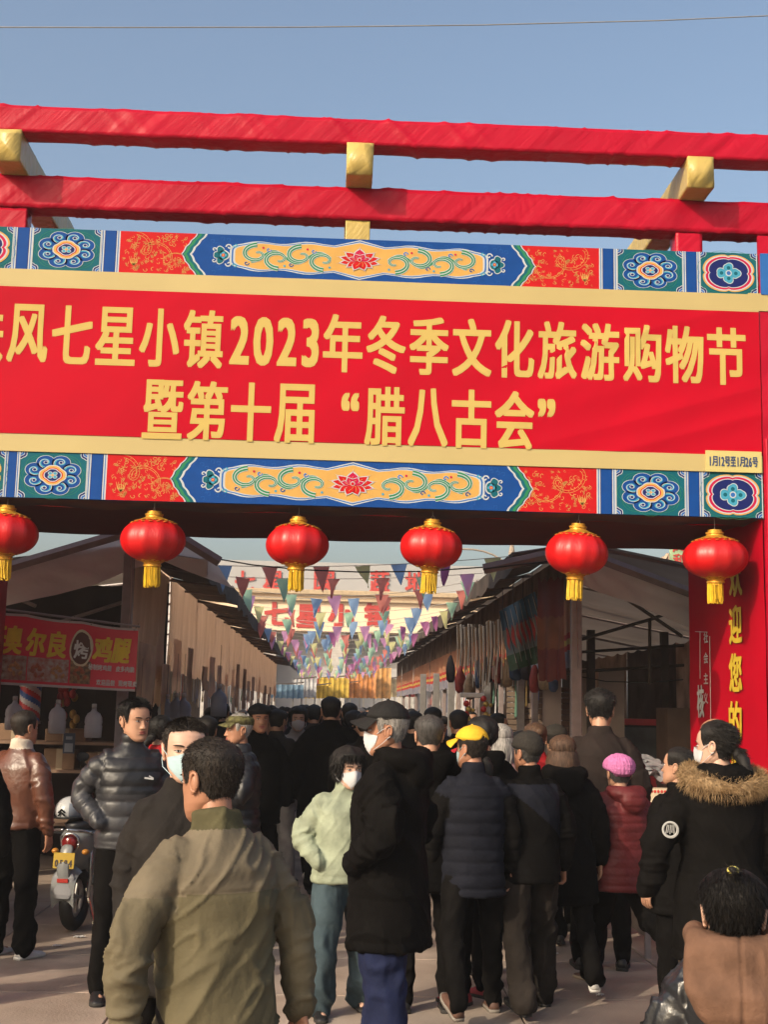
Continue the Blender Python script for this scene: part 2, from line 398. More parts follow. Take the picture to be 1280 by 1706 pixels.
def circ(cx, cy, r, n=28, lob=0, amp=0, ph=0, sx=1, sy=1):
    return [(cx + sx * (r * (1 + amp * abs(math.cos(lob * a / 2 + ph)))) * math.cos(a), cy + sy * (r * (1 + amp * abs(math.cos(lob * a / 2 + ph)))) * math.sin(a)) for a in [2 * PI * i / n for i in range(n)]]
def spiral(cx, cy, r0, a0, turns, n=26, sgn=1, r1=.15): return [(cx + (r0 * (1 - t * (1 - r1))) * math.cos(a0 + sgn * turns * 2 * PI * t), cy + (r0 * (1 - t * (1 - r1))) * math.sin(a0 + sgn * turns * 2 * PI * t)) for t in np.linspace(0, 1, n)]
def corners(mb, w, h):
    for sx in (-1, 1):
        for sy in (-1, 1):
            for k, (r, mi) in enumerate(((.30, WHITE), (.27, NAVY), (.20, WHITE), (.175, MID), (.10, WHITE), (.075, NAVY))):
                rr = r * h; pts = [(sx * w, sy * h)] + [(sx * (w - rr * (1 + .12 * abs(math.sin(3 * a))) * math.cos(a)), sy * (h - rr * (1 + .12 * abs(math.sin(3 * a))) * math.sin(a))) for a in np.linspace(0, PI / 2, 13)]
                V = [(p[0], LY * (2 + k), p[1]) for p in pts]; mb.add(V, [(0, i, i + 1) for i in range(1, len(V) - 1)], mi)
def flower_tile(x0, x1, za, zb, kind):
    mb = MB(); w, h = (x1 - x0) / 2, (zb - za) / 2; rect(mb, -w, w, -h, h, 1, TEAL)
    r = min(w, h)
    corners(mb, w, h)
    k0 = len(mb.v)
    if kind == 'swirl':
        for i in range(8):
            a = 2 * PI * i / 8 + PI / 8; cx, cy = .63 * r * math.cos(a), .60 * r * math.sin(a)
            R0 = .285 * r
            poly(mb, circ(cx, cy, R0 * 1.10), 8, WHITE); poly(mb, circ(cx, cy, R0 * 1.03), 9, BLUE)
            stroke(mb, spiral(cx, cy, R0 * .72, a + 2.6, 1.15, sgn=-1), R0 * .19, 10, SKY)
            stroke(mb, spiral(cx, cy, R0 * .86, a + 2.4, .8, sgn=-1), R0 * .07, 11, WHITE); poly(mb, circ(cx, cy, R0 * .26, 12), 12, WHITE); poly(mb, circ(cx, cy, R0 * .18, 12), 13, NAVY)
        poly(mb, circ(0, 0, .43 * r), 14, NAVY)
        sq = [(abs(math.cos(a)) ** .75 * math.copysign(1, math.cos(a)) * .40 * r * (1 + .1 * math.cos(4 * a)), abs(math.sin(a)) ** .75 * math.copysign(1, math.sin(a)) * .40 * r * (1 + .1 * math.cos(4 * a))) for a in np.linspace(0, 2 * PI, 33)[:-1]]
        for k, (s_, mi) in enumerate(((1.02, WHITE), (.93, OCHRE), (.74, RED), (.66, WHITE), (.58, NAVY))): poly(mb, [(p[0] * s_, p[1] * s_) for p in sq], 15 + k, mi)
        for i in range(4):
            a = PI / 2 * i + PI / 4; poly(mb, circ(.11 * r * math.cos(a), .11 * r * math.sin(a), .075 * r, 14), 21, WHITE); poly(mb, circ(.11 * r * math.cos(a), .11 * r * math.sin(a), .055 * r, 14), 22, SKY)
        poly(mb, circ(0, 0, .045 * r, 12), 23, OCHRE)
        for s_, in ((1.02,), (.93,)): stroke(mb, circ(0, 0, .93 * r * s_, 64, 8, .10, 0), .012 * r, 3, GREEN, True)
    else:
        def quatre(s_): return [((.78 * math.cos(a) * (1 + .16 * abs(math.sin(2 * a)) ** .5)) * s_ * w * 1.02, (.80 * math.sin(a) * (1 + .14 * abs(math.sin(2 * a)) ** .5)) * s_ * h) for a in np.linspace(0, 2 * PI, 57)[:-1]]
        for k, (s_, mi) in enumerate(((1.06, OCHRE), (1.0, WHITE), (.94, CRIM), (.84, WHITE), (.80, NAVY))): poly(mb, quatre(s_), 8 + k, mi)
        for i in range(4):
            a = PI / 2 * i; cx, cy = .34 * r * math.cos(a), .26 * r * math.sin(a)
            poly(mb, circ(cx, cy, .22 * r, 20, 3, .25, a), 14, WHITE); poly(mb, circ(cx, cy, .19 * r, 20, 3, .25, a), 15, SKY); poly(mb, circ(cx, cy, .09 * r, 12), 16, TEAL)
        poly(mb, circ(0, 0, .15 * r, 16), 17, WHITE); poly(mb, circ(0, 0, .10 * r, 16), 18, MID)
        for s_ in (1.18, 1.27): stroke(mb, quatre(s_), .014 * r, 7, GREEN, True)
    kx = w / r * .93
    for q_ in range(k0, len(mb.v)):
        if kind == 'swirl': mb.v[q_][:, 0] *= kx
    for s_ in (-1, 1): rect(mb, s_ * w - .004, s_ * w + .004, -h, h, 9, WHITE)
    mb.build('flower_panel', PC, gate, loc=((x0 + x1) / 2, PYY, (za + zb) / 2))
def stripe(x0, x1, za, zb):
    mb = MB(); w, h = (x1 - x0) / 2, (zb - za) / 2
    rect(mb, -w, w, -h, h, 1, WHITE); rect(mb, -w * .62, w * .62, -h, h, 2, NAVY); rect(mb, -w * .55, w * .55, -h, h, 3, BLUE)
    for s_ in (-1, 1): rect(mb, s_ * w * .8 - .003, s_ * w * .8 + .003, -h, h, 3, MID)
    mb.build('blue_stripe', PC, gate, loc=((x0 + x1) / 2, PYY, (za + zb) / 2))
def scrolly(mb, x0, x1, h, seed, ly, mi, n=60):
    r_ = random.Random(seed)
    for i in range(n):
        cx, cy = r_.uniform(x0, x1), r_.uniform(-h, h) * .86; R0 = r_.uniform(.06, .14) * h; a = r_.uniform(0, 6.28)
        stroke(mb, spiral(cx, cy, R0, a, r_.uniform(.4, .9), 9, r_.choice((-1, 1))), R0 * .19, ly, mi)
        if i % 3 == 0:
            for q in range(3): stroke(mb, [(cx, cy), (cx + math.cos(a + q * .5) * R0 * .9, cy + math.sin(a + q * .5) * R0 * .9), (cx + math.cos(a + q * .5 + .3) * R0 * 1.8, cy + math.sin(a + q * .5 + .3) * R0 * 1.8)], np.array((.2, .16, .04)) * R0, ly, mi)
def dragon_panel(x0, x1, za, zb, sgn, seed):
    mb = MB(); w, h = (x1 - x0) / 2, (zb - za) / 2; rect(mb, -w, w, -h, h, 1, RED)
    scrolly(mb, -w * .88, w * .84, h, seed, 2, GOLD, 125)
    # a long looping body with paired outlines and scale ticks
    T = np.linspace(0, 1, 90); bx = sgn * (-.62 + 1.05 * T) * w + .20 * w * np.sin(T * 13); by = h * (.55 - .95 * T) + .38 * h * np.cos(T * 13)
    for o_ in (-1, 1):
        P = np.stack([bx, by], 1); Tn = np.gradient(P, axis=0); Tn /= np.linalg.norm(Tn, axis=1, keepdims=True); q = P + np.stack([-Tn[:, 1], Tn[:, 0]], 1) * o_ * .052 * h * (1.3 - T)[:, None]
        stroke(mb, q, .016 * h, 4, OCHRE)
    stroke(mb, np.stack([bx, by], 1), .085 * h * (1.25 - T), 3, RED)
    for i in range(4, 86, 3): stroke(mb, [(bx[i] - .03 * h, by[i] - .02 * h), (bx[i], by[i] + .025 * h), (bx[i] + .03 * h, by[i] - .02 * h)], .011 * h, 5, OCHRE)
    cx, cy = sgn * -.66 * w, -.62 * h
    for q in range(5): stroke(mb, [(cx, cy), (cx + .16 * h * math.cos(q * .5 + .5), cy + .13 * h), (cx + .24 * h * math.cos(q * .55 + .4), cy + .42 * h)], np.array((.07, .05, .01)) * h, 4, OCHRE)
    mb.build('dragon_panel', PC, gate, loc=((x0 + x1) / 2, PYY, (za + zb) / 2))
def cartouche(x0, x1, za, zb):
    """x0..x1: the tips of the cusped border at mid height"""
    mb = MB(); w, h = (x1 - x0) / 2, (zb - za) / 2
    def cusp(dx, k):   # cusped outline: pointed in the middle, stepped to the edge
        t = np.linspace(-1, 1, 41); a = np.abs(t); x = -(w) + dx + h * (.10 + .36 * a + .40 * np.clip(a - .15, 0, 1) ** 1.3 + .05 * np.abs(np.sin(a * 9.4)))
        return x, t * h
    for k, (dx, mi) in enumerate(((0, WHITE), (.06 * h, NAVY), (.10 * h, GREEN), (.25 * h, TEAL), (.40 * h, WHITE), (.50 * h, BLUE))):
        x, z = cusp(dx, k); n = len(x)
        V = [(a, LY * (4 + k), b) for a, b in zip(x, z)] + [(-a, LY * (4 + k), b) for a, b in zip(x, z)]
        mb.add(V, [(i, n + i, n + i + 1, i + 1) for i in range(n - 1)], mi)
    r_ = random.Random(5)
    for i in range(150):   # pale key-fret tracery over the blue
        cx, cy, s_ = r_.uniform(-w * .82, w * .82), r_.uniform(-.9, .9) * h, .07 * h
        stroke(mb, [(cx - s_, cy), (cx - s_, cy + s_), (cx + s_, cy + s_), (cx + s_, cy - s_), (cx, cy - s_)], .010 * h, 10, MID)
    def car(s_, ex=0):
        T = np.linspace(0, 2 * PI, 121)[:-1]; L = w * .70 + ex
        x = np.sign(np.cos(T)) * np.abs(np.cos(T)) ** .55 * L; z = np.sign(np.sin(T)) * np.abs(np.sin(T)) ** .35 * h * .66
        z = z * (1 + .10 * np.cos(x / L * PI * 5) * (np.abs(x) < L * .9) + .22 * np.exp(-(x / (.05 * w)) ** 2)); return [(a * s_ if s_ == 1 else a, b * s_) for a, b in zip(x, z)]
    poly(mb, car(1.10, .05 * w * .4), 11, WHITE); poly(mb, car(1.04, .03 * w * .3), 12, MID); poly(mb, car(.98), 13, WHITE); poly(mb, car(.93, -.01 * w), 14, OCHRE)
    for sg in (-1, 1):
        # end rosettes
        cx = sg * w * .755
        for (dx, dz, R0) in ((0, 0, .20), (sg * .12 * h * 1.2, .26 * h, .13), (sg * .12 * h * 1.2, -.26 * h, .13), (sg * .30 * h, 0, .12)):
            c_ = (cx + dx, dz); poly(mb, circ(*c_, R0 * h * 1.25, 20, 3, .2), 15, WHITE); poly(mb, circ(*c_, R0 * h, 20, 3, .2), 16, TEAL)
        for i in range(4): poly(mb, circ(cx + .10 * h * math.cos(i * PI / 2), .10 * h * math.sin(i * PI / 2), .07 * h, 10), 17, SKY)
        poly(mb, circ(cx, 0, .08 * h, 10), 18, RED); poly(mb, circ(cx, 0, .04 * h, 10), 19, OCHRE)
        for sz in (-1, 1):
            stroke(mb, spiral(cx - sg * .26 * h, sz * .40 * h, .15 * h, 0 if sg > 0 else PI, 1.0, sgn=sz * sg), .06 * h, 17, WHITE)
            stroke(mb, spiral(cx - sg * .55 * h, sz * .50 * h, .12 * h, 0 if sg > 0 else PI, .9, sgn=-sz * sg), .05 * h, 17, SKY)
            stroke(mb, spiral(cx + sg * .42 * h, sz * .26 * h, .10 * h, 0 if sg < 0 else PI, .9, sgn=-sz * sg), .05 * h, 17, WHITE)
        # green scrolls with paler inner line
        xs = np.linspace(.16, .60, 60); vine = [(sg * x * w, .26 * h * math.sin((x - .16) / .44 * PI * 3.5)) for x in xs]
        stroke(mb, vine, .15 * h, 18, WHITE); stroke(mb, vine, .115 * h, 19, GREEN)
        for q, x in enumerate((.20, .325, .45, .57)):
            sz = 1 if q % 2 else -1; c_ = (sg * x * w, sz * .10 * h)
            sp = spiral(c_[0], c_[1], .46 * h, (PI / 2 if sz > 0 else -PI / 2), 1.05, 34, sgn=-sz * sg); sp = [(c_[0] + (p_[0] - c_[0]) * 1.5, p_[1]) for p_ in sp]
            stroke(mb, sp, np.linspace(.26, .09, 34) * h, 20, WHITE); stroke(mb, sp, np.linspace(.205, .06, 34) * h, 21, GREEN); stroke(mb, sp, np.linspace(.045, .015, 34) * h, 22, WHITE)
            d = (sg * (x + .055) * w, -sz * .34 * h)
            sp = spiral(d[0], d[1], .12 * h, 0, .9, 20, sgn=sg); stroke(mb, sp, .07 * h, 20, WHITE); stroke(mb, sp, .045 * h, 21, NAVY if q % 2 else MID)
            poly(mb, circ(sg * (x - .035) * w, sz * .42 * h, .055 * h, 10), 20, CRIM if q % 2 else SKY)
    # lotus
    def petal(a, L, W): return [(L * t * math.cos(a) - W * math.sin(PI * min(t * 1.15, 1)) * s_ * math.sin(a), L * t * math.sin(a) + W * math.sin(PI * min(t * 1.15, 1)) * s_ * math.cos(a)) for s_, tt in ((1, np.linspace(0, 1, 8)), (-1, np.linspace(1, 0, 8))) for t in tt]
    ly = 22
    for k, (a, L, W) in enumerate([(x, .62, .13) for x in (-.25, PI + .25, .25, PI - .25)] + [(x, .60, .13) for x in (.75, PI - .75)] + [(x, .52, .12) for x in (-.75, PI + .75, -1.25, PI + 1.25)] + [(PI / 2, .60, .15)] + [(x, .36, .10) for x in (.35, PI - .35, 1.15, PI - 1.15)]):
        off = lambda P, s_: [(p[0] * s_ * h * 1.65, p[1] * s_ * h * 1.02 - .04 * h) for p in P]
        poly(mb, off(petal(a, L, W), 1.12), ly, WHITE); poly(mb, off(petal(a, L, W), 1.0), ly + 1, RED if k < 10 else CRIM); stroke(mb, off(petal(a, L * .6, W * .4), 1.0)[:9], .015 * h, ly + 2, OCHRE); ly += 1
    poly(mb, circ(0, 0, .10 * h, 16), ly + 3, WHITE); poly(mb, circ(0, -.01 * h, .075 * h, 16), ly + 4, RED)
    mb.build('scroll_panel', PC, gate, loc=((x0 + x1) / 2, PYY, (za + zb) / 2))

for (pya, pyb, xs) in ((471, 402, (-90, 22, 55, 168, 200, 305, 890, 998, 1028, 1137, 1166, 1264)),
                       (846, 770.5, (-110, 8, 32, 145, 178, 286, 886, 994, 1026, 1141, 1171, 1270))):
    pm = (pya + pyb) / 2
    dy = lambda px: (px - 640) * (.0365 if pm < 600 else .0285)
    za, zb = (z4 + .001, z5) if pm < 600 else (z0, z1 - .001)
    PYY = BY + .008
    X = [at(p, pm + dy(p), GY).x for p in xs]
    b = MB(); b.box(((XL + PX) / 2, BY + .03, (za + zb) / 2), (PX - XL, .04, zb - za)); b.build('backing_board', PC[BLUE], gate)
    flower_tile(X[0], X[1], za, zb, 'navy'); stripe(X[1], X[2], za, zb); flower_tile(X[2], X[3], za, zb, 'swirl'); stripe(X[3], X[4], za, zb)
    m_ = (X[5] + X[6]) / 2
    dragon_panel(X[4], X[5] + .16, za, zb, 1, 3); dragon_panel(X[6] - .16, X[7], za, zb, -1, 4)
    cartouche(X[5] - .03, X[6] + .03, za, zb)
    stripe(X[7], X[8], za, zb); flower_tile(X[8], X[9], za, zb, 'swirl'); stripe(X[9], X[10], za, zb); flower_tile(X[10], PX - .005, za, zb, 'navy')

# ---- soffit: the printed sheet folded under, then dull red cloth
b = MB(); b.grid(lambda u, v: (XL + (PX - XL) * u, GY + .03 + .42 * v, z0 + .004 + .012 * np.sin(u * 60) * v), 80, 3)
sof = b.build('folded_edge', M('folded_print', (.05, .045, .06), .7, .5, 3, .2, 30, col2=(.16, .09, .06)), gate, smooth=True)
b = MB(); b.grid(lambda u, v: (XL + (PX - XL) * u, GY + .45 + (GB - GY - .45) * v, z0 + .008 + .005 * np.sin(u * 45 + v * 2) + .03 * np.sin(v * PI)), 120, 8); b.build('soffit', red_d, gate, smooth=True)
b = MB(); b.box(((XL + PX) / 2, GB + .02, (z0 + z5) / 2 + .02), (PX - XL, .02, z5 - z0)); b.build('back_panel', M('back_red', (.42, .02, .02), .6), gate)

# ---- right pillar: front face beyond the banner, inner face with welcome text
PXi = PX + .0
b = MB(); H_ = B2a - .02
b.grid(lambda u, v: (PXi + .001 - .006 * np.clip(ridged(np.stack([u * 3 + v * 2, v * 7, 0 * u], 1), 1, 5), 0, 1) * (v < .97), GY + .0 + (GB - GY) * u, .01 + (z0 + .35) * v), 30, 60, 0, flip=True)
pil = b.build('pillar', [red_b], gate, smooth=True)
b = MB(); b.box((PXi + .66, GY + .0, H_ / 2), (1.30, .03, H_)); b.build('front_cloth', red_f, pil)
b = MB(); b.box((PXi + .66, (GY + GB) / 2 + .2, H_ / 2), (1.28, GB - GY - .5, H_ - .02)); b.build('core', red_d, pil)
b = MB(); b.box((PXi + .02, GY - .018, (z4 + z3) / 2 + .01), (.2, .012, z4 - z3)); b.build('border_strip', yel_b, pil)
b = MB(); b.box((PXi + .13, GY - .022, (z4 + z5) / 2), (.22, .016, z5 - z4)); b.build('backing_board', PC[MID], pil)
b = MB(); b.tube([(PXi + .035, GY - .02, .02), (PXi + .03, GY - .02, 1.4), (PXi + .035, GY - .02, z0 + .6)], .006, 6); b.build('seam', M('seam', (.70, .03, .06), .5), pil)
def inner(px, py): return atx(px, py, PXi - .02)
t = MB(); q = [inner(1225, y) for y in (975, 1040, 1120, 1200, 1277)]
for ch, py in zip('欢迎您的光临', (962, 1040, 1120, 1200, 1278, 1355)):
    p = inner(1225, py); hh = (inner(1225, py - 30).z - inner(1225, py + 30).z)
    mb = MB(); put_text(mb, ch, 0, 0, .30, hh * 1.02, 1, bold=.010)
    V = mb.arr(); W = np.stack([0 * V[:, 0] + (V[:, 1]) - .006, -V[:, 0], V[:, 2]], 1)
    t = MB(); t.add(W + np.array((PXi - .012, p.y, p.z)), mb.f, 0); t.build('character', M('pillar_yellow', (.72, .50, .04), .5), pil)
for ch, py in zip('社会主义', (1062, 1096, 1130, 1163)):
    p = inner(1176, py); mb = MB(); put_text(mb, ch, 0, 0, .12, .09, 1, bold=.002)
    V = mb.arr(); t = MB(); t.add(np.stack([0 * V[:, 0] + V[:, 1] - .006, -V[:, 0], V[:, 2]], 1) + np.array((PXi - .012, p.y, p.z)), mb.f, 0); t.build('character', M('pillar_white', (.66, .64, .62), .5), pil)
for ch, py in zip('核', (1168,)):
    p = inner(1167, py); mb = MB(); put_text(mb, ch, 0, 0, .19, .27, 1, bold=.007)
    V = mb.arr(); t = MB(); t.add(np.stack([0 * V[:, 0] + V[:, 1] - .006, -V[:, 0], V[:, 2]], 1) + np.array((PXi - .012, p.y, p.z)), mb.f, 0); t.build('character', M('pillar_white', (.66, .64, .62), .5), pil)
for a, c in (((1166, 1052), (1166, 1130)), ((1182, 1060), (1184, 1200)), ((1158, 1052), (1178, 1053))):
    p, r_ = inner(*a), inner(*c); t = MB(); t.tube([(PXi - .016, p.y, p.z), (PXi - .016, r_.y, r_.z)], .003, 4); t.build('printed_rule', M('pillar_white', (.66, .64, .62), .5), pil)
# left pillar stands just outside the frame
PLX = at(-86, 700, GY).x
wrapped('pillar', PLX - 1.2, PLX, GY, GB, .01, z0 + .3, red_f, .006, 21, nx=60)

# ================================================================== LANTERNS under the gate
lr = M('lantern_red', (.60, .003, .005), .42, .2, 3, .55, 70, stretch=(1, 1, .04), spec=.6, bdist=.004)
lg = M('lantern_gold', (.78, .40, .05), .38, .25, 30, .4, 80, metal=.45, bdist=.004)
ly_ = M('tassel_yellow', (.82, .52, .03), .55, .2, 20)
wire = M('wire', (.5, .48, .45), .4, metal=.6)
def make_lantern(label, loc, Rr, Hh, ribs=12, tas=.16, tilt=0.0):
    t = thing('lantern', label, 'lantern', loc, random.uniform(0, 6), 'red silk lanterns hanging under the gate'); t.rotation_euler[1] = tilt
    b = MB(); n = ribs * 4; pr = []
    for i in range(21):
        a = -PI / 2 + PI * (i + .0) / 20; pr.append((max(Rr * math.cos(a) ** .86 if math.cos(a) > 1e-6 else 0, Rr * .30), Hh / 2 * math.sin(a)))
    th = np.arange(n) * 2 * PI / n; ph_ = (th * ribs / (2 * PI)) % 1.0; pg = math.cos(PI / ribs) / np.cos((ph_ - .5) * 2 * PI / ribs); sc_ = 1 + 1.5 * (pg - 1.0) * (pg < 1.5)
    V = np.vstack([np.stack([r_ * sc_ * np.cos(th), r_ * sc_ * np.sin(th), np.full(n, z)], 1) for r_, z in pr])
    b.add(V, [(i * n + j, i * n + (j + 1) % n, (i + 1) * n + (j + 1) % n, (i + 1) * n + j) for i in range(20) for j in range(n)])
    b.build('shade', lr, t, smooth=True)
    for sg, nm in ((1, 'top_cap'), (-1, 'bottom_cap')):
        b = MB(); k = .50 if sg > 0 else .34
        pr2 = [(Rr * k, sg * Hh * (.450 if sg > 0 else .480)), (Rr * (.42 if sg > 0 else .31), sg * Hh * (.475 if sg > 0 else .49)), (Rr * .32, sg * Hh * .505), (Rr * .27, sg * Hh * .52), (Rr * .25, sg * Hh * .56), (Rr * .28, sg * Hh * .565), (Rr * .28, sg * Hh * .60), (Rr * .22, sg * Hh * .605), (Rr * .22, sg * Hh * .66), (Rr * .05, sg * Hh * .66)]
        m = 48; th2 = np.arange(m) * 2 * PI / m
        V = np.vstack([np.stack([r_ * (1 + (.10 * np.abs(np.sin(th2 * 6)) if q == 0 else 0)) * np.cos(th2), r_ * (1 + (.10 * np.abs(np.sin(th2 * 6)) if q == 0 else 0)) * np.sin(th2), np.full(m, z * (1 if q else .985))], 1) for q, (r_, z) in enumerate(pr2)])
        b.add(V, [((i * m + j, i * m + (j + 1) % m, (i + 1) * m + (j + 1) % m, (i + 1) * m + j)[::sg]) for i in range(len(pr2) - 1) for j in range(m)])
        for j in range(36 if sg > 0 else 16):   # raised gilt scale ornament
            a = 2 * PI * j / (36 if sg > 0 else 16); rr = Rr * (.66 if j % 2 else .54) * (1 if sg > 0 else .62)
            zz = Hh / 2 * math.sqrt(max(0, 1 - (rr / Rr) ** 2.2)) * 1.0
            b.ell((rr * math.cos(a), rr * math.sin(a), sg * zz * 1.0), (Rr * .075, Rr * .075, Rr * .012), 8, 5)
        b.build(nm, lg, t, smooth=False)
    b = MB()
    for j in range(110):
        a = random.uniform(0, 2 * PI); rr = Rr * (.06 + .18 * random.random() ** .5); z_ = -Hh * .60
        b.tube([(rr * math.cos(a), rr * math.sin(a), z_), (rr * 1.04 * math.cos(a), rr * 1.04 * math.sin(a), z_ - tas * .5), (rr * (1.05 + random.uniform(-.12, .12)) * math.cos(a + .1), rr * 1.05 * math.sin(a + .1), z_ - tas * random.uniform(.82, 1.05))], .0040, 4)
    b.build('tassel', ly_, t)
    b = MB(); topz = Hh * .66
    b.tube([(-.02, 0, topz), (-.015, 0, topz + .02), (.0, 0, topz + .03), (.015, 0, topz + .02), (.02, 0, topz)], .0022, 5)
    b.tube([(0, 0, topz + .03), (.004, 0, topz + .07), (-.002, 0, z0 - loc[2] + .01)], .002, 5); b.build('hanging_wire', wire, t)
LY0 = GY + .12
for k, (px, py, w_, h_, lab) in enumerate(((9, 889, 108, 76, 'leftmost red lantern under the gate, cut by the left edge of the photo'), (255.5, 900, 108, 78, 'round red lantern under the gate in front of the left stall roof peak'),
        (495.5, 908, 106, 76, 'third red lantern from the left, hanging left of the street middle'), (718.5, 912, 107, 76, 'fourth red lantern from the left, hanging right of the street middle'),
        (961, 921, 106, 80, 'red lantern with a wide gold scale collar, over the right tent post'), (1192, 929, 109, 76, 'rightmost red lantern, close to the red welcome pillar'))):
    p = at(px, py, LY0); make_lantern(lab, p, w_ / 2 / F * LY0 * 1.01, h_ / F * LY0 * .94, ribs=(12, 11, 10, 12, 13, 12)[k], tas=.148, tilt=(.05, .03, -.04, -.06, .09, .04)[k])
# ================================================================== PEOPLE
skin = {k: M('skin_' + k, c, .48, .10, 12, .12, 90, spec=.4, bdist=.002) for k, c in (('mid', (.50, .27, .175)), ('tan', (.42, .20, .12)), ('pale', (.62, .38, .28)))}
lipm = M('lip', (.33, .10, .08), .45, .1); eyew = M('eye_white', (.62, .58, .54), .3, .03); eyed = M('eye_dark', (.012, .008, .006), .2, .05)
maskm = {'blue': M('mask_blue', (.42, .58, .64), .8, .05, 30, .15, 120), 'white': M('mask_white', (.62, .63, .66), .8, .04, 30, .15, 120)}
hairm = {k: M('hair_' + k, c, .6, .5, 14, .6, 60, stretch=(7, 7, .5), spec=.3, bdist=.004) for k, c in (('black', (.010, .008, .007)), ('dark', (.020, .014, .010)), ('brown', (.085, .045, .026)), ('grey', (.06, .055, .052)), ('silver', (.30, .28, .26)))}
SC_TMP = COL

def remesh(mb, vox, sm=4, fac=.5):
    me = bpy.data.meshes.new('tmp'); me.from_pydata(mb.arr().tolist(), [], mb.f); o = bpy.data.objects.new('tmp', me); COL.objects.link(o)
    m = o.modifiers.new('r', 'REMESH'); m.mode = 'VOXEL'; m.voxel_size = vox
    if sm: s = o.modifiers.new('s', 'SMOOTH'); s.iterations = sm; s.factor = fac
    dg = bpy.context.evaluated_depsgraph_get(); out = bpy.data.meshes.new_from_object(o.evaluated_get(dg))
    bpy.data.objects.remove(o); bpy.data.meshes.remove(me)
    return out
def co(me): V = np.zeros(len(me.vertices) * 3); me.vertices.foreach_get('co', V); return V.reshape(-1, 3)
def nrm(me): V = np.zeros(len(me.vertices) * 3); me.vertices.foreach_get('normal', V); return V.reshape(-1, 3)
def setco(me, V): me.vertices.foreach_set('co', np.ascontiguousarray(V).ravel()); me.update()
def fcen(me): V = np.zeros(len(me.polygons) * 3); me.polygons.foreach_get('center', V); return V.reshape(-1, 3)
def finish(me, name, mats, mi=None):
    me.name = name; me.materials.clear()
    for m in (mats if isinstance(mats, (list, tuple)) else [mats]): me.materials.append(m)
    n = len(me.polygons); me.polygons.foreach_set('use_smooth', np.ones(n, dtype=bool))
    me.polygons.foreach_set('material_index', np.zeros(n, dtype=np.int32) if mi is None else np.asarray(mi, dtype=np.int32)); me.update(); return me

# ---- head: stacked outlines; z = 0 at ear height, chin -.118, crown +.118; faces -Y
_HR = np.array([(-.118, -.066, -.042, .014), (-.112, -.080, -.028, .028), (-.100, -.087, -.008, .040), (-.082, -.088, .022, .051), (-.060, -.088, .050, .0585), (-.035, -.088, .070, .0635),
                (-.010, -.087, .083, .0685), (.015, -.088, .092, .0725), (.040, -.089, .096, .0750), (.062, -.083, .094, .0745), (.082, -.070, .084, .068), (.098, -.051, .066, .054), (.110, -.028, .042, .036), (.1165, -.006, .018, .016), (.118, .004, .008, .003)])
def head_pt(th, z, off=0.0, feat=True):
    th = np.asarray(th, float); z = np.asarray(z, float)
    yf, yb, w = (np.interp(z, _HR[:, 0], _HR[:, k]) for k in (1, 2, 3))
    yc, ry = (yf + yb) / 2, (yb - yf) / 2; s, c = np.sin(th), np.cos(th); p = 2 / 2.15
    w = w * (1 + .07 * np.exp(-((z + .07) / .035) ** 2)); x = w * np.sign(s) * np.abs(s) ** p; y = yc - ry * np.sign(c) * np.abs(c) ** p; zz = z.copy()
    if feat:
        fr = np.clip(c, 0, 1) ** .5 * (y < 0); ax = np.abs(x); g = lambda a, b: np.exp(-(a / b) ** 2)
        d = np.zeros_like(x)
        t = np.clip((.018 - z) / .052, 0, 1)                          # nose bridge to tip
        d += (z > -.042) * (z < .022) * g(ax, .0065 + .0065 * t) * (.002 + .0175 * t ** 1.2)
        d += g(ax - .0125, .006) * g(z + .034, .008) * .010          # wings
        d += g(z - .024, .009) * g(ax - .028, .026) * .0045          # brow
        d -= g(z - .006, .0105) * g(ax - .031, .016) * .0105         # sockets
        d += g(z - .004, .0062) * g(ax - .031, .0125) * .0065        # lids
        d += g(ax - .046, .018) * g(z + .016, .018) * .004           # cheekbones
        d += g(ax, .021) * (g(z + .057, .0042) * .0065 + g(z + .067, .0048) * .0070) - g(ax, .026) * g(z + .0618, .0022) * .004
        d += g(ax, .018) * g(z + .096, .012) * .005 - g(ax, .02) * g(z + .080, .006) * .003
        d -= g(ax - .024, .007) * g(z + .045, .014) * .0015          # nasolabial
        y = y - d * fr
    if np.any(off):
        C = np.stack([x * 0, x * 0 + .004, np.clip(zz, -.02, .03)], -1); P = np.stack([x, y, zz], -1); D = P - C; D /= np.maximum(np.linalg.norm(D, axis=-1, keepdims=True), 1e-6)
        P = P + D * np.asarray(off)[..., None]; return P[..., 0], P[..., 1], P[..., 2]
    return x, y, zz
def zmap(v): return -.118 + .236 * (1 - np.cos(PI * np.clip(v, 0, 1))) / 2 * .999 + .0001
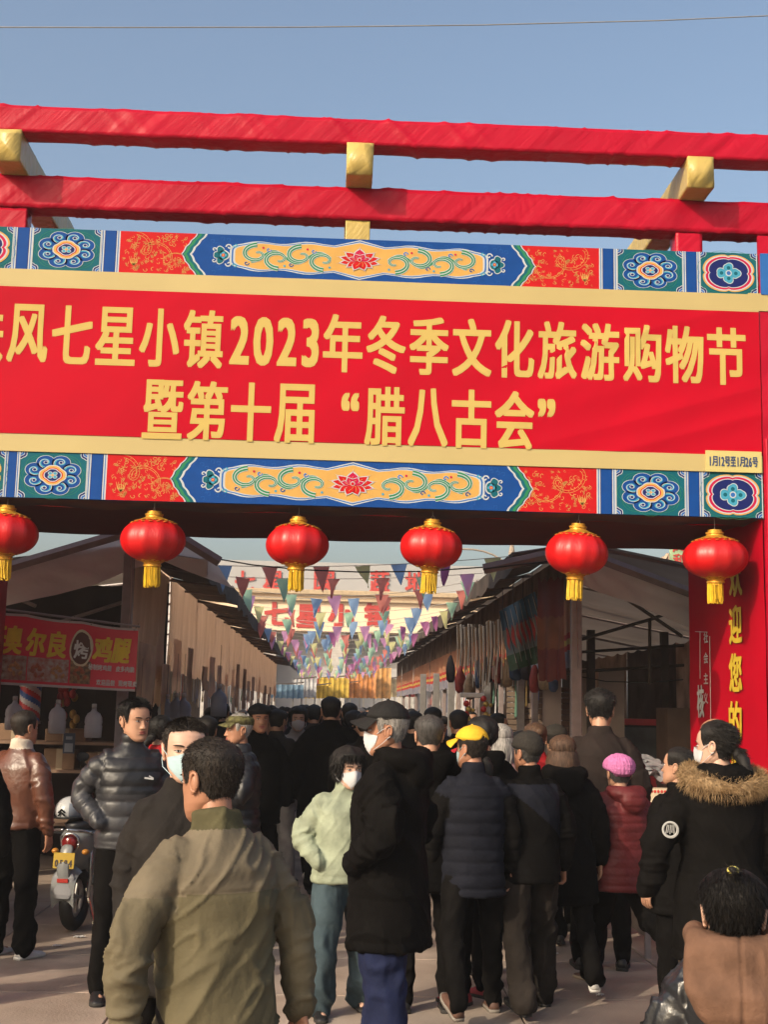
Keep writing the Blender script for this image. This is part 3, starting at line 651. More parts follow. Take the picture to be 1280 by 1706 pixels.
def head_mb(fine=True):
    mb = MB(); nu, nv = (96, 76) if fine else (36, 28)
    zs = lambda v: np.where(v < .08, -.118 + v / .08 * .018, np.where(v > .88, .085 + .033 * (1 - ((1 - v) / .12) ** 2), -.10 + .185 * (v - .08) / .80))
    # denser columns in front
    def fn(u, v):
        a = (u - .5) * 2 * PI; th = a - .45 * np.sin(a) * (1 if fine else 0); z = zs(v); x, y, z = head_pt(th, z); return x, y, z
    mb.grid(fn, nu, nv, 0, wrapu=True)
    c = np.array([mb.v[-1][list(f)].mean(0) for f in mb.f]); lip = (np.abs(c[:, 0]) < .023 - np.abs(c[:, 2] + .062) * .9) & (c[:, 2] > -.0735) & (c[:, 2] < -.0515) & (c[:, 1] < -.07)
    mb.m = [1 if l else 0 for l in lip]
    w = nv + 1; mb.f.append(tuple(i * w for i in range(nu))[::-1]); mb.m.append(0)
    for sx in (-1, 1):   # ears
        T = np.linspace(-.5, PI * 1.55, 12)
        e = np.stack([sx * (.0735 + .003 + .003 * np.sin(T)),   .014 + .015 * np.cos(T) * 1 + .004 * np.sin(T), -.002 + .027 * np.sin(T)], 1)
        mb.tube(e, .0055, 7); mb.ell((sx * .0725, .012, -.004), (.008, .015, .026), 10, 7); mb.ell((sx * .0725, .004, -.029), (.006, .007, .009), 8, 6)
    return mb
HEAD_F, HEAD_C = head_mb(True), head_mb(False)
_hm = HEAD_F

def headcover(zlow, off, nu=64, nv=18, noise=0.0, nsc=40, taper=.35, seed=1, ztop=.118, ridge=0.0):
    """a shell over the skull from the height zlow(theta) up; off: thickness"""
    mb = MB()
    def fn(u, v):
        th = (u - .5) * 2 * PI; zl = zlow(th); z = zl + (ztop - zl) * (1 - (1 - v) ** 1.7)
        o = off * sstep(0, taper, v) + .0015
        P = np.stack(head_pt(th, z, 0 * z + .0001, feat=False), 1)
        if noise: o = o + noise * vnoise(P * np.array((1, 1, .45)), nsc, seed) * sstep(0, .2, v)
        if ridge: o = o + ridge * np.abs(np.sin(th * 14)) * sstep(0, .2, v) * (1 - v) ** .3
        x, y, z = head_pt(th, z, o, feat=False); return x, y, z
    mb.grid(fn, nu, nv, 0, wrapu=True)
    # inner return so that the rim has thickness
    def fn2(u, v):
        th = (u - .5) * 2 * PI; zl = zlow(th); z = zl + .012 * v; return head_pt(th, z, 0 * z + .0015 - .0035 * v, feat=False)
    mb.grid(fn2, nu, 1, 0, wrapu=True, flip=True)
    return mb
def blades(mb, P, D, L, w=.0012, mi=0, jit=.35, droop=0.0):
    """thin tufts: from the points P along D"""
    n = len(P); J = rng.normal(0, jit, (n, 3)); D = D + J; D /= np.linalg.norm(D, axis=1, keepdims=True); L = L * rng.uniform(.6, 1.2, n)
    S = np.cross(D, rng.normal(0, 1, (n, 3))); S /= np.maximum(np.linalg.norm(S, axis=1, keepdims=True), 1e-6); S *= w
    mid = P + D * (L * .55)[:, None]; tip = P + D * L[:, None] + np.array((0, 0, -1)) * (droop * L)[:, None]
    V = np.stack([P - S, P + S, mid + S * .7, mid - S * .7, tip], 1).reshape(-1, 3)
    Fc = [q for i in range(n) for q in ((i * 5, i * 5 + 1, i * 5 + 2, i * 5 + 3), (i * 5 + 3, i * 5 + 2, i * 5 + 4))]
    mb.add(V, Fc, mi)
def sample(mb, n, axis=None):
    V = mb.arr(); Q = [f for f in mb.f if len(f) == 4]; idx = rng.integers(0, len(Q), n); Fq = np.array([Q[i] for i in idx]); a, b = rng.random(n)[:, None], rng.random(n)[:, None]
    P = V[Fq[:, 0]] * (1 - a) * (1 - b) + V[Fq[:, 1]] * a * (1 - b) + V[Fq[:, 2]] * a * b + V[Fq[:, 3]] * (1 - a) * b
    Nn = np.cross(V[Fq[:, 1]] - V[Fq[:, 0]], V[Fq[:, 3]] - V[Fq[:, 0]]); Nn /= np.maximum(np.linalg.norm(Nn, axis=1, keepdims=True), 1e-9); c0 = np.array((0, .01, .01)) if axis is None else axis[np.argmin(((P[:, None] - axis[None]) ** 2).sum(2), 1)]; sg = np.sign(np.sum(Nn * (P - c0), 1)); sg[sg == 0] = 1; return P, Nn * sg[:, None]
def zl_short(front=.080, side=.034, back=-.052):
    def f(th):
        a = np.abs(th); return np.where(a < .9, front + .003 * np.cos(a * 3), np.where(a < 1.35, front + (-.004 - front) * sstep(.9, 1.25, a), np.where(a < 1.62, -.004 + (side + .004) * sstep(1.35, 1.5, a), np.where(a < 2.0, side + (-.03 - side) * sstep(1.62, 1.95, a), -.03 + (back + .03) * sstep(2.0, 2.5, a)))))
    return f
def hair_mb(style, near):
    nb = (6500, 1600, 260)[0 if near > 1 else (1 if near else 2)]
    if style in ('short', 'crop', 'thin'):
        th_ = {'short': .016, 'crop': .008, 'thin': .006}[style]; h = headcover(zl_short(.083 if style == 'short' else .078), th_, 72 if near else 32, 22 if near else 10, .0028 if style == 'short' else .0012, 60, .45)
        if nb:
            P, Nn = sample(h, nb); D = Nn * .30 + np.stack([.5 * np.sign(P[:, 0]) * (P[:, 2] > .06), -.75 * (P[:, 2] > .075), -1.0 * (P[:, 2] < .085)], 1); blades(h, P, D, .020 if style == 'short' else .011, .0008, jit=.30)
    elif style == 'mop':   # fuller short woman's cut over the ears
        h = headcover(lambda th: np.where(np.abs(th) < .75, .058, np.where(np.abs(th) < 1.15, .058 - .098 * sstep(.75, 1.1, np.abs(th)), -.045 - .03 * sstep(1.2, 2.4, np.abs(th)))), .024, 72, 22, .007, 38, .25)
        P, Nn = sample(h, nb or 100); blades(h, P, Nn * .18 + np.array((0, 0, -1.0)), .040, .0014, jit=.16)
    else:
        h = headcover(lambda th: np.where(np.abs(th) < .85, .078, np.where(np.abs(th) < 1.3, .078 - .075 * sstep(.85, 1.25, np.abs(th)), .012 - .068 * sstep(1.6, 2.4, np.abs(th)))), .011, 72, 22, .0025, 40, .35)
        if style in ('bun', 'lowbun'):
            z = .055 if style == 'bun' else -.035
            h.ell((0, .115 if style != 'bun' else .105, z), (.036, .030, .034), 16, 12)
            if style == 'lowbun':
                h.tube([(0, .115, z), (.02, .150, z - .03), (.035, .165, z - .075), (.05, .16, z - .11)], [.026, .028, .024, .010], 12)
        if style == 'pony': h.tube([(0, .10, .035), (0, .135, .03), (0, .15, -.02), (0, .145, -.09), (0, .14, -.14)], [.014, .02, .024, .02, .006], 12)
        if style == 'long':
            for q in range(40):
                a = (.55 + (q / 39) * .9) * PI * 1.0; a = PI - (q / 39 - .5) * 3.6
                x, y, zz = head_pt(np.array([a]), np.array([.01]), np.array([.010]), feat=False); P0 = np.array((x[0], y[0], zz[0])); L = random.uniform(.17, .23)
                out = P0 * np.array((1, 1, 0)); out /= np.linalg.norm(out)
                h.tube([P0 + out * .0, P0 + out * .012 + np.array((0, 0, -.06)), P0 + out * .012 * random.uniform(.5, 1.6) + np.array((0, .004, -.13)), P0 + out * .01 * random.uniform(0, 1.6) + np.array((random.uniform(-.012, .012), .0, -L))], [.012, .015, .014, .004], 7)
        P, Nn = sample(h, nb or 60); blades(h, P, Nn * .12 + (np.array((0, .1, -1)) if style == 'long' else np.array((0, .8, -.4))), .030, .0010, jit=.14)
    return h
def cap_mb(kind):
    h = MB(); mats = None
    if kind in ('baseball', 'yellowcap'):
        zl = lambda th: .050 + .006 * np.cos(th) + (.028 * np.exp(-((np.abs(th) - PI) / .32) ** 2) if kind == 'yellowcap' else 0)
        h = headcover(zl, .014, 72, 20, .0012, 25, .10, ztop=.1185)
        V = h.v[0]; top = V[:, 2] > .06; V[top, 2] += .012 * sstep(.06, .13, V[top, 2]); V[:, 1] -= .006 * (V[:, 1] < -.03) * (V[:, 2] > .07)
        def brim(u, v, lift=0):
            th = (u - .5) * 2.3; x, y, z = head_pt(th, 0 * th + .056, 0 * th + .012, feat=False)
            L = .082 * np.cos(th * .95) ** .6; return x * (1 + .06 * v), y - v * L, z - .004 - .020 * v + .000 + .012 * np.cos(th * 1.3) - lift - .028 * (x / .08) ** 2 * v
        h.grid(lambda u, v: brim(u, v), 24, 8); h.grid(lambda u, v: brim(u, v, .0035), 24, 8, flip=True)
        for k in range(6):   # panel seams and button
            a = k * PI / 3; P = []
            for z in np.linspace(.065, .118, 9):
                x, y, zz = head_pt(np.array([a]), np.array([z]), np.array([.0150]), feat=False); zz = zz + .012 * sstep(.06, .13, zz); P.append((x[0], y[0] - (.006 if y[0] < -.03 and zz[0] > .07 else 0), zz[0]))
            h.tube(P, .0013, 5)
        h.ell((0, .003, .1465), (.008, .008, .005), 10, 6)
    elif kind == 'army':
        h = headcover(lambda th: .042 + .012 * np.cos(th) * 1.0, .013, 64, 16, .0015, 30, .10, ztop=.10)
        V = h.v[0]; V[:, 2] = np.where(V[:, 2] > .075, .075 + (V[:, 2] - .075) * .8, V[:, 2]); V[:, :2] *= (1 + .10 * sstep(.05, .09, V[:, 2]))[:, None]
        def brim(u, v, lift=0):
            th = (u - .5) * 2.1; x, y, z = head_pt(th, 0 * th + .053, 0 * th + .012, feat=False); return x, y - v * .060 * np.cos(th) ** .6, z - .018 * v - lift - .02 * (x / .08) ** 2 * v
        h.grid(lambda u, v: brim(u, v), 20, 6); h.grid(lambda u, v: brim(u, v, .003), 20, 6, flip=True)
    elif kind == 'beanie':
        h = headcover(lambda th: .030 - .012 * np.cos(th) * -1 - .03 * (np.abs(th) > 2) * sstep(2, 2.6, np.abs(th)), .014, 72, 22, .003, 25, .12); V = h.v[0]; V[:, 2] += .016 * sstep(.05, .12, V[:, 2])
        b2 = headcover(lambda th: .026 - .012 * np.cos(th) * -1 - .03 * (np.abs(th) > 2) * sstep(2, 2.6, np.abs(th)), .018, 72, 6, .001, 25, .3, ztop=.062); h.merge(b2)
    elif kind == 'knit':
        h = headcover(lambda th: .024 + .016 * np.cos(th) - .02 * sstep(2, 2.6, np.abs(th)), .020, 112, 34, .004, 60, .10, ridge=.0045)
        V = h.v[0]; V += (V - V.mean(0)) * (.05 * np.abs(np.sin(V[:, 2] * 300)))[:, None]
    elif kind == 'ushanka':
        h = headcover(lambda th: .035 + .01 * np.cos(th), .022, 48, 14, .004, 30, .15)
    return h
CAPS = {}
def mask_mb():
    mb = MB()
    def fn(u, v, o=0.0):
        th = (u - .5) * 2.35; z = -.112 + .098 * v; zed = z * 1.0; nose = np.exp(-(th / .35) ** 2)
        x, y, zz = head_pt(th, z, 0 * z + .004 + o, feat=False); y = y - .022 * nose * np.sin(np.clip(v, 0, 1) * PI * .62 + .25) - .0012 * np.sin(v * 40) * np.cos(th)
        return x, y + .014 * (1 - v) ** 3 * nose, zz + .010 * nose * v + .004 * v - .012 * (np.abs(th) / 1.17) ** 2 * v + .024 * (np.abs(th) / 1.17) ** 2 * (1 - v)
    mb.grid(fn, 28, 14); mb.grid(lambda u, v: fn(u, v, -.0025), 28, 14, flip=True)
    for sx in (-1, 1):
        for za, zb in ((-.012, .02), (-.085, -.032)):
            x, y, z = head_pt(np.array([sx * 1.16]), np.array([za]), np.array([.004]), feat=False)
            mb.tube([(x[0], y[0], z[0]), (sx * .078, -.018, (za + zb) / 2), (sx * .080, .012, zb), (sx * .079, .022, (zb - .005) / 1.5)], .0014, 5)
    return mb
def eyes(kind='eye'):
    mb = MB()
    for sx in (-1, 1):
        mb.ell((sx * .031, -.0755, .0045), (.0125, .010, .0046), 14, 8, 0); mb.ell((sx * .031 - .001, -.0812, .0045), (.0050, .0048, .0043), 10, 7, 1)
        T = np.linspace(-1, 1, 9); mb.tube(np.stack([sx * .031 + T * .0145, -.0838 + .006 * T ** 2, .0088 - .0030 * T ** 2], 1), .0013, 5, 1)
    return mb
def brows():
    mb = MB()
    for sx in (-1, 1):
        T = np.linspace(0, 1, 8); x = sx * (.014 + .036 * T); mb.tube(np.stack([x, -.0905 + .013 * T ** 2, .0225 + .005 * np.sin(T * 2.2) - .002 * T], 1), np.array([.0025, .0034, .0034, .0032, .003, .0025, .002, .001]), 6)
    return mb
def hand_mb(side, curl=.6, spread=.1):
    """wrist at origin, fingers down -Z, palm towards the body (-side X), thumb forward (-Y)"""
    mb = MB(); mb.tube([(0, 0, .03), (0, 0, -.01), (0, -.002, -.045), (0, -.002, -.085)], [.018, .016, .015, .013], 12, ry=[.024, .027, .038, .040], up=(0, 1, 0))
    for k, (y, L) in enumerate(((-.030, .072), (-.010, .080), (.011, .075), (.030, .060))):
        p = np.array((0, y, -.085)); pts = [p + (0, 0, .02), p]; a = 0
        for s_ in (.42, .32, .26):
            a += curl * (.9 if s_ > .3 else 1.1); p = p + np.array((-side * math.sin(a) * L * s_, y * spread * .3, -math.cos(a) * L * s_)); pts.append(p)
        mb.tube(pts, [.0095, .0092, .0085, .0078, .0066], 8)
    mb.tube([(0, -.02, -.02), (-side * .012, -.042, -.042), (-side * .024, -.050, -.068), (-side * .034, -.046, -.090)], [.014, .0125, .0105, .008], 8)
    return mb
def align(d):  # rotation taking -Z to d, keeping X roughly lateral
    d = Vector(d).normalized(); return Vector((0, 0, -1)).rotation_difference(d).to_matrix().to_4x4()

def leg_chain(side, th=0.0, kn=0.0, spl=.03, hipx=.092, foot=None):
    h = np.array((side * hipx, 0, .93)); k = h + np.array((side * spl, -math.sin(th) * .44, -math.cos(th) * .44)); a = th - kn
    an = k + np.array((side * spl * .4, -math.sin(a) * .42, -math.cos(a) * .42)); return h, k, an, a
ARMS = {'down': ((.232, .02, 1.150), (.240, -.03, .895)), 'pocket': ((.265, .085, 1.16), (.175, -.075, 1.00)), 'swing_f': ((.232, -.05, 1.15), (.235, -.17, .92)), 'swing_b': ((.24, .12, 1.16), (.25, .13, .90)),
        'behind': ((.25, .12, 1.16), (.08, .17, 1.01)), 'hold': ((.235, -.02, 1.15), (.11, -.25, 1.09)), 'back_out': ((.30, .07, 1.17), (.29, .0, .92)), 'hip': ((.285, .07, 1.17), (.16, -.08, 1.02))}
CREASE = .006
def person(name, label, loc, rz, H=1.70, head='mid', hair='short', hairc='black', cap=None, capm=None, mask=None, coat=None, pants=None, shoes=None,
           legs=((0, 0), (0, 0)), arms=('down', 'down'), lean=0.0, twist=0.0, hyaw=0.0, hpitch=0.0, hroll=0.0, near=1, vox=None, headk=1.0, group=None, hands=None, cat='person', dy=0.0, extra=None, spl=.03):
    """coat: dict(hem, bulk, mats, puff, fold, hood, collar, split(c, arm)->mat idx)"""
    root = thing('person', label, cat, (loc[0], loc[1], loc[2] if len(loc) > 2 else 0), rz, group, H / 1.75)
    vox = vox or (.0105 if near > 1 else (.0125 if near else .024))
    c = dict(hem=.86, bulk=.02, mats=None, puff=0, period=.085, fold=.008, hood=0, collar=.03, split=None, shw=.0, fem=0, belt=0, fdir=.7, seams=(), sf=1.0); c.update(coat or {})
    bk = c['bulk']
    # pose transforms
    up = Matrix.Translation((0, 0, .95)) @ Matrix.Rotation(twist, 4, 'Z') @ Matrix.Rotation(lean, 4, 'X') @ Matrix.Translation((0, 0, -.95))
    hm = up @ Matrix.Translation((0, .0, 1.50)) @ Matrix.Rotation(hyaw, 4, 'Z') @ Matrix.Rotation(hpitch, 4, 'X') @ Matrix.Rotation(hroll, 4, 'Y') @ Matrix.Translation((0, 0, -1.50)) @ Matrix.Translation((0, -.014, 1.622)) @ Matrix.Scale(headk * 1.045, 4) @ Matrix.Diagonal((1.07, 1, 1, 1))
    ch = [leg_chain(s_, *l[:2], spl=spl) for s_, l in zip((-1, 1), legs)]
    low = min(x[2][2] for x in ch) - .085; dz = -low; fz = dz
    T0 = Matrix.Translation((0, 0, dz))
    up, hm = T0 @ up, T0 @ hm
    sh = []
    for s_, a in zip((-1, 1), arms):
        e, w = ARMS[a] if isinstance(a, str) else a
        S = np.array((s_ * (.162 + c['shw']), .004, 1.380)); E_ = np.array((s_ * (e[0] + bk * .75), e[1], e[2])); W = np.array((s_ * (w[0] + bk * .8), w[1] - (bk * .5 if w[1] < -.05 else 0), w[2])); sh.append((S, E_, W))
    # --- body: one mesh, head and hands fine
    body = MB(); b0 = MB()
    b0.zloft([(.86, .10, .08, 0, 0), (.93, .150, .10, 0, .0), (1.05, .135, .09, 0, 0), (1.25, .155, .10, 0, 0), (1.38, .15, .085, 0, 0), (1.44, .10, .06, 0, 0), (1.47, .05, .05, 0, 0)], 18)
    b0.tube([(0, .012, 1.43), (0, .006, 1.50), (0, -.004, 1.60)], [.062, .056, .056], 14)
    for S, E_, W in sh: b0.tube([S + (0, 0, -.01), E_, W], [.05, .036, .026], 10)
    A = xf(up, b0.arr())
    b1 = MB().add(A, b0.f)
    for (h, k, an, a), s_ in zip(ch, (-1, 1)):
        q = MB(); q.tube([h + (0, 0, .0), k, an, an + (0, -.02, -.03)], [.085, .055, .035, .03], 10); b1.add(xf(T0, q.arr()), q.f)
        q = MB(); q.tube([an + (0, .01, -.05), an + (0, -.12, -.06)], [.03, .03], 8); b1.add(xf(T0, q.arr()), q.f)
    me = remesh(b1, .02 if near else .035, 3); V = co(me); Fc = [tuple(p.vertices) for p in me.polygons]; bpy.data.meshes.remove(me)
    body.add(V, Fc); hd = HEAD_F if near else HEAD_C; body.merge(hd, hm); nk = MB(); nk.tube([(0, .014, 1.455), (0, .006, 1.52), (0, -.002, 1.585)], [.058, .054, .052], 20)
    nk.v = [xf(up, nk.arr())]; body.merge(nk)
    hk = hands or tuple(0 if a in ('pocket', 'hip') else 1 for a in arms)
    for i, (s_, (S, E_, W)) in enumerate(zip((-1, 1), sh)):
        if not near or not hk[i]: continue
        d = (W - E_) / np.linalg.norm(W - E_); q = MB(); hb = hand_mb(s_, .35 if hk[i] == 1 else .95); Mx = up @ Matrix.Translation(W + d * .012) @ align(d); body.merge(hb, Mx)
    body.build('body', [skin[head], lipm], root, smooth=True)
    if near or not (abs(((rz / PI * 180 + 180) % 360) - 180) > 100):
        e = MB(); e.merge(eyes(), hm); e.build('eyes', [eyew, eyed], root, smooth=True)
        e = MB(); e.merge(brows(), hm); e.build('eyebrows', hairm['dark' if hairc == 'brown' else hairc], root, smooth=True)
    # --- hair, hat, mask
    if hair:
        h = hair_mb(hair, near); q = MB(); q.merge(h, hm); q.build('hair', hairm[hairc], root, smooth=True)
    if cap:
        q = MB(); q.merge(cap_mb(cap), hm); q.build('hat', capm, root, smooth=True)
    if mask:
        q = MB(); q.merge(mask_mb(), hm); q.build('face_mask', maskm[mask], root, smooth=True)
    # --- coat
    hem = c['hem']; m = MB(); fem = c['fem']
    rings = [(hem, .165 + bk * 1.1 + .02 * fem + max(0, .86 - hem) * .08, .125 + bk * 1.1 + max(0, .86 - hem) * .06, 0, .01)]
    if hem < .93: rings.append((.95, .165 + bk + .012 * fem, .122 + bk, 0, .008))
    rings += [(1.06, .158 + bk * (.75 if c['belt'] else 1) - .01 * fem, .118 + bk, 0, 0), (1.22, .172 + bk - .006 * fem, .125 + bk, 0, 0), (1.34, .180 + bk * .8 + c['shw'] * .5, .118 + bk * .9, 0, .006), (1.405, .150 + bk * .3 + c['shw'] * .5, .095 + bk * .6, 0, .010), (1.452, .098 + bk * .25, .078 + bk * .4, 0, .012), (1.48, .075, .068, 0, .012)]
    m.zloft(rings, 26); 
    for S, E_, W in sh:
        # bend smoothly at the elbow
        d1 = (E_ - S); d2 = W - E_
        m.tube([S + (-np.sign(S[0]) * .02, 0, .0), S + d1 * .35, S + d1 * .8, E_ + d2 * .15 , E_ + d2 * .55, W], [.060 + bk * .55, .060 + bk * .55, .050 + bk * .5, .048 + bk * .5, .044 + bk * .42, .037 + bk * .30], 14, caps=True)
    co_h = c['collar']
    if co_h: # stand collar
        m.zloft([(1.46, .078 + bk * .2, .074 + bk * .2, 0, .012), (1.50, .070 + bk * .15, .070 + bk * .15, 0, .006), (1.50 + co_h, .068 + bk * .12, .070 + bk * .12, 0, .000)], 18)
    if c['hood']:
        hs = c['hood']; T = np.linspace(-1, 1, 11)
        P = np.stack([.118 * hs * np.sin(T * 2.2), .030 + .090 * np.cos(T * 1.9) * hs + bk * .6 * (1 - T ** 2), 1.505 - .035 * (1 - np.abs(T)) * hs + 0 * T], 1); m.tube(P, (.034 + .030 * (1 - T ** 2)) * hs, 12)
        m.ell((0, .110 * hs + bk, 1.43), (.115 * hs, .060 * hs, .095 * hs), 16, 10)
    m.v = [xf(up, m.arr())]
    me = remesh(m, vox, 9 if near else 3); V, Nn = co(me), nrm(me)
    # rest coordinates for folds and quilting
    ui = np.array(up.inverted()); Rr = xf(up.inverted(), V); arm = np.zeros(len(V), bool); tt = np.zeros(len(V)); AX = np.zeros(len(V))
    for S, E_, W in sh:
        for (A_, B_, t0) in ((S, E_, 0), (E_, W, .3)):
            d = B_ - A_; L = np.linalg.norm(d); t = np.clip(((Rr - A_) @ d) / L ** 2, 0, 1); D = np.linalg.norm(Rr - (A_ + t[:, None] * d), axis=1)
            sel = (D < (.068 + bk)) & ((np.abs(Rr[:, 0]) > .155 + bk * .55 + .03 * (Rr[:, 2] < 1.2)) if abs(S[0]) else True); sel &= np.sign(Rr[:, 0]) == np.sign(S[0]) if W[0] * S[0] > 0.05 ** 2 else sel
            arm |= sel; tt = np.where(sel, t0 + t * L, tt)
    Q = Rr * np.array((1, 1, .55)); disp = np.zeros(len(V)); sd = sum(map(ord, label)) % 97
    if c['fold']:
        W_ = np.stack([Rr[:, 0] * 1.0 - c['fdir'] * Rr[:, 2], Rr[:, 1] * .6, Rr[:, 2] * .24 + c['fdir'] * Rr[:, 0] * .24], 1)
        msk = sstep(-.5, .5, vnoise(Rr, 4.2, sd + 6)); tor = (np.clip(ridged(W_, 8.0, sd), 0, 1) ** 2 * 1.25 * (.35 + .65 * msk) + .7 * np.clip(ridged(W_, 17, sd + 1), 0, 1) ** 3 * (1 - msk) + .12 * vnoise(W_, 5, sd + 9)) * c['fold']
        Sl = np.stack([Rr[:, 0] * .8, Rr[:, 1], tt * 2.2 + Rr[:, 1] * 1.2], 1)
        slv = (np.clip(ridged(Sl, 8, sd + 2), 0, 1) ** 2 * 1.3 + .5 * np.clip(ridged(Sl, 17, sd + 3), 0, 1) ** 3 + .12 * vnoise(Sl, 6, sd + 4)) * c['fold'] * (.75 + .8 * np.exp(-((tt - .30) / .12) ** 2) + .5 * np.exp(-((tt - .55) / .1) ** 2))
        disp += np.where(arm, slv * c['sf'], tor)
    if c['puff']:
        per = c['period']; ph = np.where(arm, tt / (per * .95), (Rr[:, 2] + .006 * vnoise(Rr, 9, 3)) / per); s_ = np.abs(np.sin(PI * ph)); disp += c['puff'] * (s_ ** .45 - .75) + .0035 * vnoise(Rr * np.array((1, 1, .7)), 26, sd) * s_
    disp *= sstep(-.0, .05, 1.53 - Rr[:, 2]) if c['puff'] else 1
    disp -= np.where(arm, 0, .0055 * np.exp(-((Rr[:, 2] - hem - .05) / .008) ** 2)) + np.where(arm, .005 * np.exp(-((tt - .53) / .009) ** 2), 0)
    for z_ in c['seams']: disp -= .005 * np.exp(-((Rr[:, 2] - z_) / .008) ** 2)
    V2 = V + Nn * disp[:, None]; setco(me, V2)
    mi = None
    if c['split'] is not None:
        C = fcen(me); Cr = xf(up.inverted(), C); from_v = np.zeros(len(me.polygons), bool); 
        lt = np.array([p.vertices[0] for p in me.polygons]); mi = c['split'](Cr, arm[lt], tt[lt])
    finish(me, 'coat', c['mats'], mi); link(me, 'coat', root)
    # --- trousers
    pw = (pants or {}).get('w', 0.0); m = MB()
    m.zloft([(.84, .135 + pw, .105 + pw * .6, 0, .005), (.93, .158 + pw * .7, .115 + pw * .5, 0, .006), (1.02, .150, .108, 0, .004)], 22)
    for h, k, an, a in ch:
        d2 = an - k; m.tube([h + (0, 0, .0), h + (k - h) * .5, k, k + d2 * .5, an + d2 * .04], [.094 + pw * .6, .084 + pw, .064 + pw, .060 + pw, .052 + pw], 14, ry=[.10 + pw * .6, .090 + pw, .068 + pw, .064 + pw, .056 + pw])
    me = remesh(m, .0115 if near else .026, 5); V, Nn = co(me), nrm(me); W_ = V * np.array((1.2, 1.2, 1.0)) + np.array((0, 0, 1)) * V[:, :1] * .8
    f_ = (pants or {}).get('fold', .008) * 1.35; amp = f_ * (.6 + 1.1 * np.exp(-((V[:, 2] - .14) / .12) ** 2) + .7 * np.exp(-((V[:, 2] - .50) / .08) ** 2)); V = V + Nn * (np.clip(ridged(W_, 10, sd + 7), -.3, 1) * amp + .4 * amp * vnoise(W_, 22, sd + 8))[:, None]
    setco(me, V); me.transform(T0); finish(me, 'trousers', (pants or {}).get('mat')); link(me, 'trousers', root)
    # --- shoes
    for i, (h, k, an, a) in enumerate(ch):
        sgn = (-1, 1)[i]; q = MB(); k_ = .92
        # outline stations along the foot: y, half width, top height
        st = [(.060, .026, .062), (.045, .034, .078), (.010, .036, .088), (-.035, .036, .074), (-.085, .042, .052), (-.135, .043, .042), (-.170, .034, .034), (-.190, .018, .024)]
        for y, w, t in st: pass
        th = np.arange(12) * 2 * PI / 12; V = []
        for y, w, t in st: V.append(np.stack([w * np.sign(np.cos(th)) * np.abs(np.cos(th)) ** .75, np.full(12, y), .018 + (t - .018) * np.where(np.sin(th) > 0, np.sin(th) ** .9, 0) - .004 * (np.sin(th) < 0)], 1))
        Fq = [(r_ * 12 + j, r_ * 12 + (j + 1) % 12, (r_ + 1) * 12 + (j + 1) % 12, (r_ + 1) * 12 + j)[::-1] for r_ in range(7) for j in range(12)] + [tuple(range(12)), tuple(7 * 12 + j for j in range(12))[::-1]]
        q.add(np.vstack(V), Fq, 0)
        ol = [(w + .004, y) for y, w, t in st]; P = [(x, y) for x, y in ol] + [(-x, y) for x, y in ol[::-1]]; n = len(P)
        q.add([(x, y * 1.03, .0) for x, y in P] + [(x, y * 1.03, .022) for x, y in P], [tuple(range(n))[::-1], tuple(range(n, 2 * n))] + [(j, (j + 1) % n, n + (j + 1) % n, n + j) for j in range(n)], 1)
        # lift of the heel when the shank leans
        raise_ = an[2] - (low + .085); pit = min(max(raise_ * 4.5, 0), .9) if raise_ > .01 else 0
        Mx = Matrix.Translation((an[0], an[1] - .0, an[2] + dz - .085 * 1.0)) @ Matrix.Rotation(-sgn * -.12, 4, 'Z') @ Matrix.Translation((0, 0, .085)) @ Matrix.Rotation(-pit, 4, 'X') @ Matrix.Translation((0, 0, -.085))
        q.v = [xf(Mx, q.arr())]; sm = shoes or ('shoe_black',)
        q.build('shoe', [SHOE[sm[0]], SHOE[sm[1] if len(sm) > 1 else 'sole_dark']], root, smooth=True)
    root['_'] = 0; del root['_']
    return root, up, hm, sh
SHOE = {'shoe_black': M('shoe_black', (.018, .017, .018), .4, .2, 20), 'sole_dark': M('sole_dark', (.03, .028, .026), .8), 'sole_grey': M('sole_grey', (.25, .22, .19), .7), 'shoe_white': M('shoe_white', (.72, .70, .68), .5, .08, 20, .2, 40), 'sole_white': M('sole_white', (.7, .68, .64), .6),
        'shoe_brown': M('shoe_brown', (.13, .065, .045), .6, .2, 20), 'sole_tan': M('sole_tan', (.45, .36, .26), .7), 'shoe_red': M('shoe_red', (.30, .02, .03), .6)}
# ================================================================== MARKET STALLS
frame_m = M('frame_paint', (.30, .24, .23), .55, .12, 10, .15, 60)
alu = M('aluminium', (.42, .40, .38), .42, .08, 20, metal=.6)
roof_m = M('tent_roof', (.42, .33, .26), .8, .2, 1.5, .5, 4, trans=.25, bdist=.03, col2=(.33, .255, .20)); roof_l = M('tent_roof_thin', (1.0, .88, .76), .8, .08, 1.5, .5, 4, trans=.88, bdist=.03)
val_m = M('tent_valance', (.95, .88, .85), .75, .12, 1.2, .6, 3.5, trans=.35, bdist=.04, stretch=(1, 1, 1.6))
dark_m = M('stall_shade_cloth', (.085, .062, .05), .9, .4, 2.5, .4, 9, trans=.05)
tan_m = M('tan_canvas', (.98, .72, .56), .75, .15, 1.4, .6, 5, trans=.68, bdist=.04, stretch=(2.2, 2.2, .6), col2=(.80, .56, .41))
tan_w = M('tan_canvas_worn', (.50, .33, .23), .75, .5, 2.2, .6, 6, trans=.4, bdist=.03, col2=(.16, .09, .055))
pink_m = M('pink_print', (.70, .34, .18), .7, .2, 2.5, .5, 6, trans=.3, stretch=(1.5, 1.5, .8), col2=(.60, .22, .12))
print_m = M('faded_print', (.62, .36, .25), .7, .5, 3.5, .4, 9, trans=.25, col2=(.42, .30, .22), detail=3)
